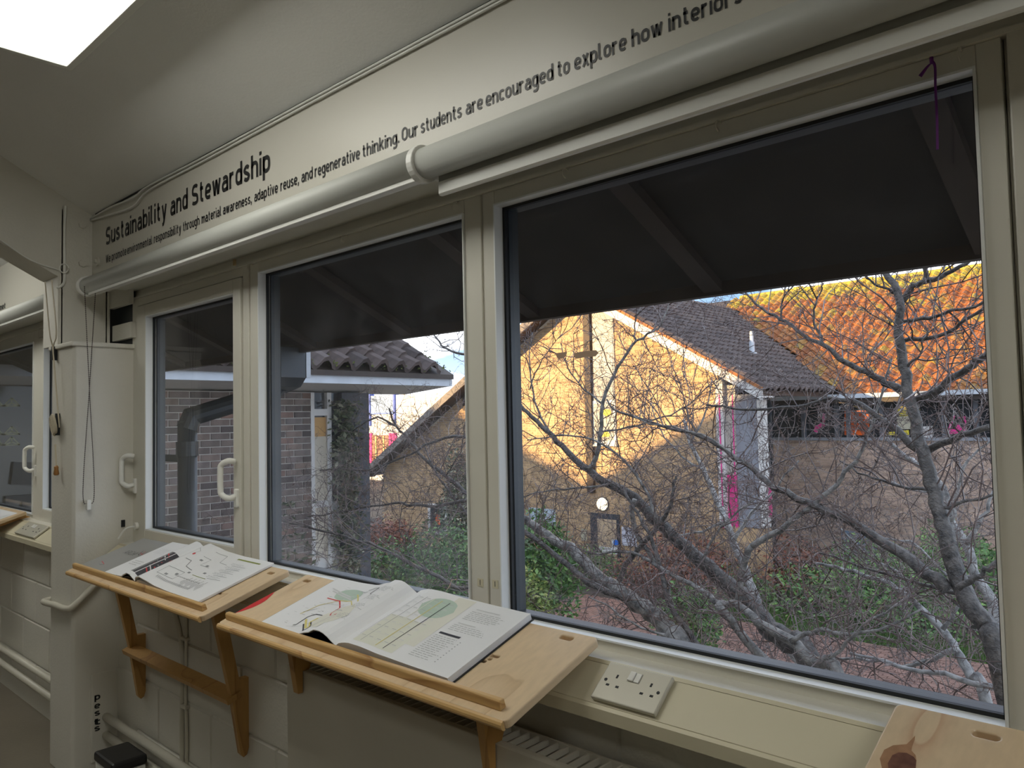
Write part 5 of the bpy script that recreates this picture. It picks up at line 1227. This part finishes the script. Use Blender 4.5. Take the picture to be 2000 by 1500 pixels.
tree('long grey trunk leaning across the middle of the big window', (-.6, 4.9, ZG),
  ([(1585,1295),(1545,1255),(1499,1223),(1467,1181),(1427,1146),(1373,1098),(1341,1071),(1283,1021),(1240,975),(1187,946),(1149,917),(1115,890),(1080,853),(1040,815),(1008,782)], (4.9, 5.6), .075, .016),
  [([(1240,975),(1235,1000),(1250,1060),(1290,1110),(1310,1180),(1340,1245),(1375,1315)], 5.1, .020, .016), ([(1149,917),(1170,872),(1178,785),(1205,720),(1243,665),(1285,641),(1307,593)], (5.3, 5.7), .024, .006),
   ([(1283,1021),(1263,960),(1218,900),(1160,860),(1100,850),(1030,860)], (5.1, 5.5), .016, .005), ([(1187,946),(1120,955),(1060,960),(1010,975)], 5.3, .012, .005), ([(1243,665),(1240,630),(1252,600)], 5.7, .008, .004),
   ([(1178,790),(1140,760),(1110,720),(1095,670)], 5.6, .010, .004), ([(1165,845),(1250,830),(1330,800),(1400,740)], (5.5, 5.8), .010, .004), ([(1373,1098),(1400,1040),(1440,1000),(1500,960)], (5.0, 5.2), .012, .004),
   ([(1080,853),(1050,800),(1035,720),(1040,650)], (5.6, 5.9), .014, .004), ([(1035,760),(1060,700),(1100,650)], 5.8, .008, .003)], bark_d, .072, bb=bark_l)
tree('grey tree with several stems crossing the lower big window', (-1.2, 4.6, ZG),
  ([(1340,1275),(1317,1245),(1280,1205),(1235,1173),(1203,1149),(1171,1127),(1115,1071),(1080,1053),(1035,1021),(1010,1005)], (4.6, 5.2), .070, .032),
  [([(1227,1170),(1149,1138),(1101,1098),(1024,1039),(1005,1028)], (4.7, 5.0), .028, .020), ([(1005,1003),(955,985),(918,967),(870,930),(826,893),(797,857),(771,827),(760,798)], (5.2, 5.9), .032, .010),
   ([(1005,1028),(950,1020),(914,1003),(877,959),(848,915),(826,868)], (5.0, 5.6), .024, .008), ([(960,990),(914,978),(852,989),(797,985),(753,985),(650,1003),(580,1012)], (5.2, 5.0), .023, .008),
   ([(1010,1040),(960,1110),(907,1150),(844,1121),(804,1102),(742,1069),(650,1040),(560,1020),(527,1003)], (5.0, 4.2), .025, .008), ([(960,870),(914,853),(855,860),(804,886),(720,919),(650,915),(590,925)], (5.6, 5.2), .020, .007),
   ([(1205,1141),(1232,1090),(1283,1031),(1309,989),(1317,951),(1320,930)], (4.9, 5.1), .024, .010), ([(960,720),(914,695),(870,680),(848,655)], (5.8, 6.0), .020, .009), ([(771,831),(738,816),(716,824),(672,853),(610,870)], (5.9, 5.5), .015, .006),
   ([(1410,1320),(1360,1255),(1312,1191),(1296,1133),(1283,1087),(1264,1034),(1245,1002),(1219,962),(1184,938)], (4.6, 5.2), .026, .008), ([(797,857),(760,890),(745,960),(735,1010)], 5.6, .009, .003), ([(742,1069),(700,1080),(640,1110),(590,1100)], 4.6, .008, .003), ([(844,1121),(800,1080),(780,1020),(800,960)], 5.0, .009, .003),
   ([(870,930),(900,880),(910,820)], 5.4, .008, .004)], bark_l, .074, bb=bark_d)
tree('thin pale stem rising right of the leaning grey trunk', (-1.4, 7.2, ZG),
  ([(1500,1215),(1475,1165),(1453,1106),(1432,1058),(1419,1018),(1397,970),(1373,917),(1349,866),(1335,820)], (7.2, 7.8), .050, .018),
  [([(1432,1058),(1470,1000),(1510,960),(1560,900)], 7.3, .022, .007), ([(1419,1018),(1360,1040),(1310,1045)], 7.3, .018, .006), ([(1349,866),(1380,800),(1390,740)], 7.7, .014, .005), ([(1373,917),(1330,890),(1290,840),(1270,780)], 7.6, .014, .005)], bark_w, .10, (.3, .8), .005)
tree('white spotted birch stem low beside the right post', (-.9, 5.4, ZG),
  ([(1925,1370),(1898,1325),(1868,1268),(1841,1230),(1784,1173),(1735,1139),(1648,1112),(1590,1100)], (5.2, 6.0), .036, .010),
  [([(1841,1230),(1870,1190),(1880,1170)], 5.3, .016, .006), ([(1784,1173),(1760,1120),(1700,1090),(1640,1030)], (5.6, 6.0), .014, .005), ([(1868,1268),(1780,1300),(1700,1290),(1600,1285)], (5.3, 5.6), .018, .008), ([(1950,1345),(1850,1320),(1750,1300),(1660,1275)], 5.0, .020, .008)], bark_w, .08)
tree('mottled birch trunk in front of the long building', (-.5, 6.4, ZG),
  ([(1960,1290),(1948,1249),(1936,1173),(1906,1127),(1887,1063),(1857,1017),(1845,956),(1800,912),(1765,888),(1731,854)], (6.2, 6.8), .046, .014),
  [([(1887,1063),(1920,1010),(1940,960)], 6.3, .022, .010), ([(1857,1017),(1870,960),(1890,900),(1935,860)], 6.5, .018, .007), ([(1845,956),(1800,960),(1740,940)], 6.6, .012, .005), ([(1906,1127),(1850,1120),(1780,1060),(1700,1050)], 6.4, .015, .005)], bark_w, .08)
tree('slender stem crossing the path low in the big window', (-1.0, 4.4, ZG),
  ([(1651,1345),(1591,1295),(1545,1253),(1480,1215),(1440,1180),(1400,1176),(1368,1149),(1283,1106),(1235,1080),(1150,1080)], (4.3, 5.0), .040, .008),
  [([(1545,1345),(1459,1250),(1400,1180)], 4.6, .032, .026), ([(1469,1067),(1545,1021),(1617,960),(1663,911),(1693,854),(1715,790),(1742,700)], (4.7, 5.0), .022, .006), ([(1440,1180),(1450,1110),(1469,1067)], 4.7, .024, .022),
   ([(1545,1253),(1600,1230),(1650,1240),(1720,1230),(1800,1190)], (4.4, 4.4), .017, .006), ([(1440,897),(1373,847),(1267,828),(1221,801)], 5.0, .010, .004), ([(1591,1295),(1640,1270),(1700,1210),(1760,1180)], 4.3, .014, .005), ([(1300,1240),(1250,1225),(1180,1180),(1150,1165)], 4.4, .010, .004)], bark_l, .074)
# extra undergrowth of fine stems
ug = empty('bramble_thicket', (-6, 10, ZG), 'tangle of fine red brown stems over the courtyard beds', 'thicket'); b = MB(); b.raw = True
for k in range(190):
    px, py, Y = R.uniform(1020, 1950), R.uniform(900, 1230), R.uniform(7.5, 15); p = at(px, py, 'y', Y)
    if p.z > -1.2: continue
    twig(b, Vector((p.x, Y, max(ZG, p.z-.8))), Vector((R.gauss(0, .5), R.gauss(0, .5), 1)), R.uniform(.7, 1.6), .009, 0)
tag(b.build('stems', twig_m, ug, kind='stuff'))

# ------------------------------------------------------------------ roofs of the block behind the viewer (they shade the courtyard)
YB = -14.0; dY = 17.8-YB
def back(x, z): return x-SUN_A*dY, z+SUN_B*dY
sil = [(-40, -7.5), (-34, -5.0), (-20, .7), (-13.6, -1.95), (-3, 3.4), (30, 3.4)]
sil = [back(*p) for p in sil]
struct('roof_rear', MB().prism([(sil[0][0], ZG-.2)]+sil+[(sil[-1][0], ZG-.2)], 'y', YB-6, YB), timber_d, label='pitched block behind the viewer, out of view', cat='building')
# ------------------------------------------------------------------ lift the whole place so that the floor lies at z = 0
for o in list(bpy.data.objects):
    if o.parent is None: o.location.z += H
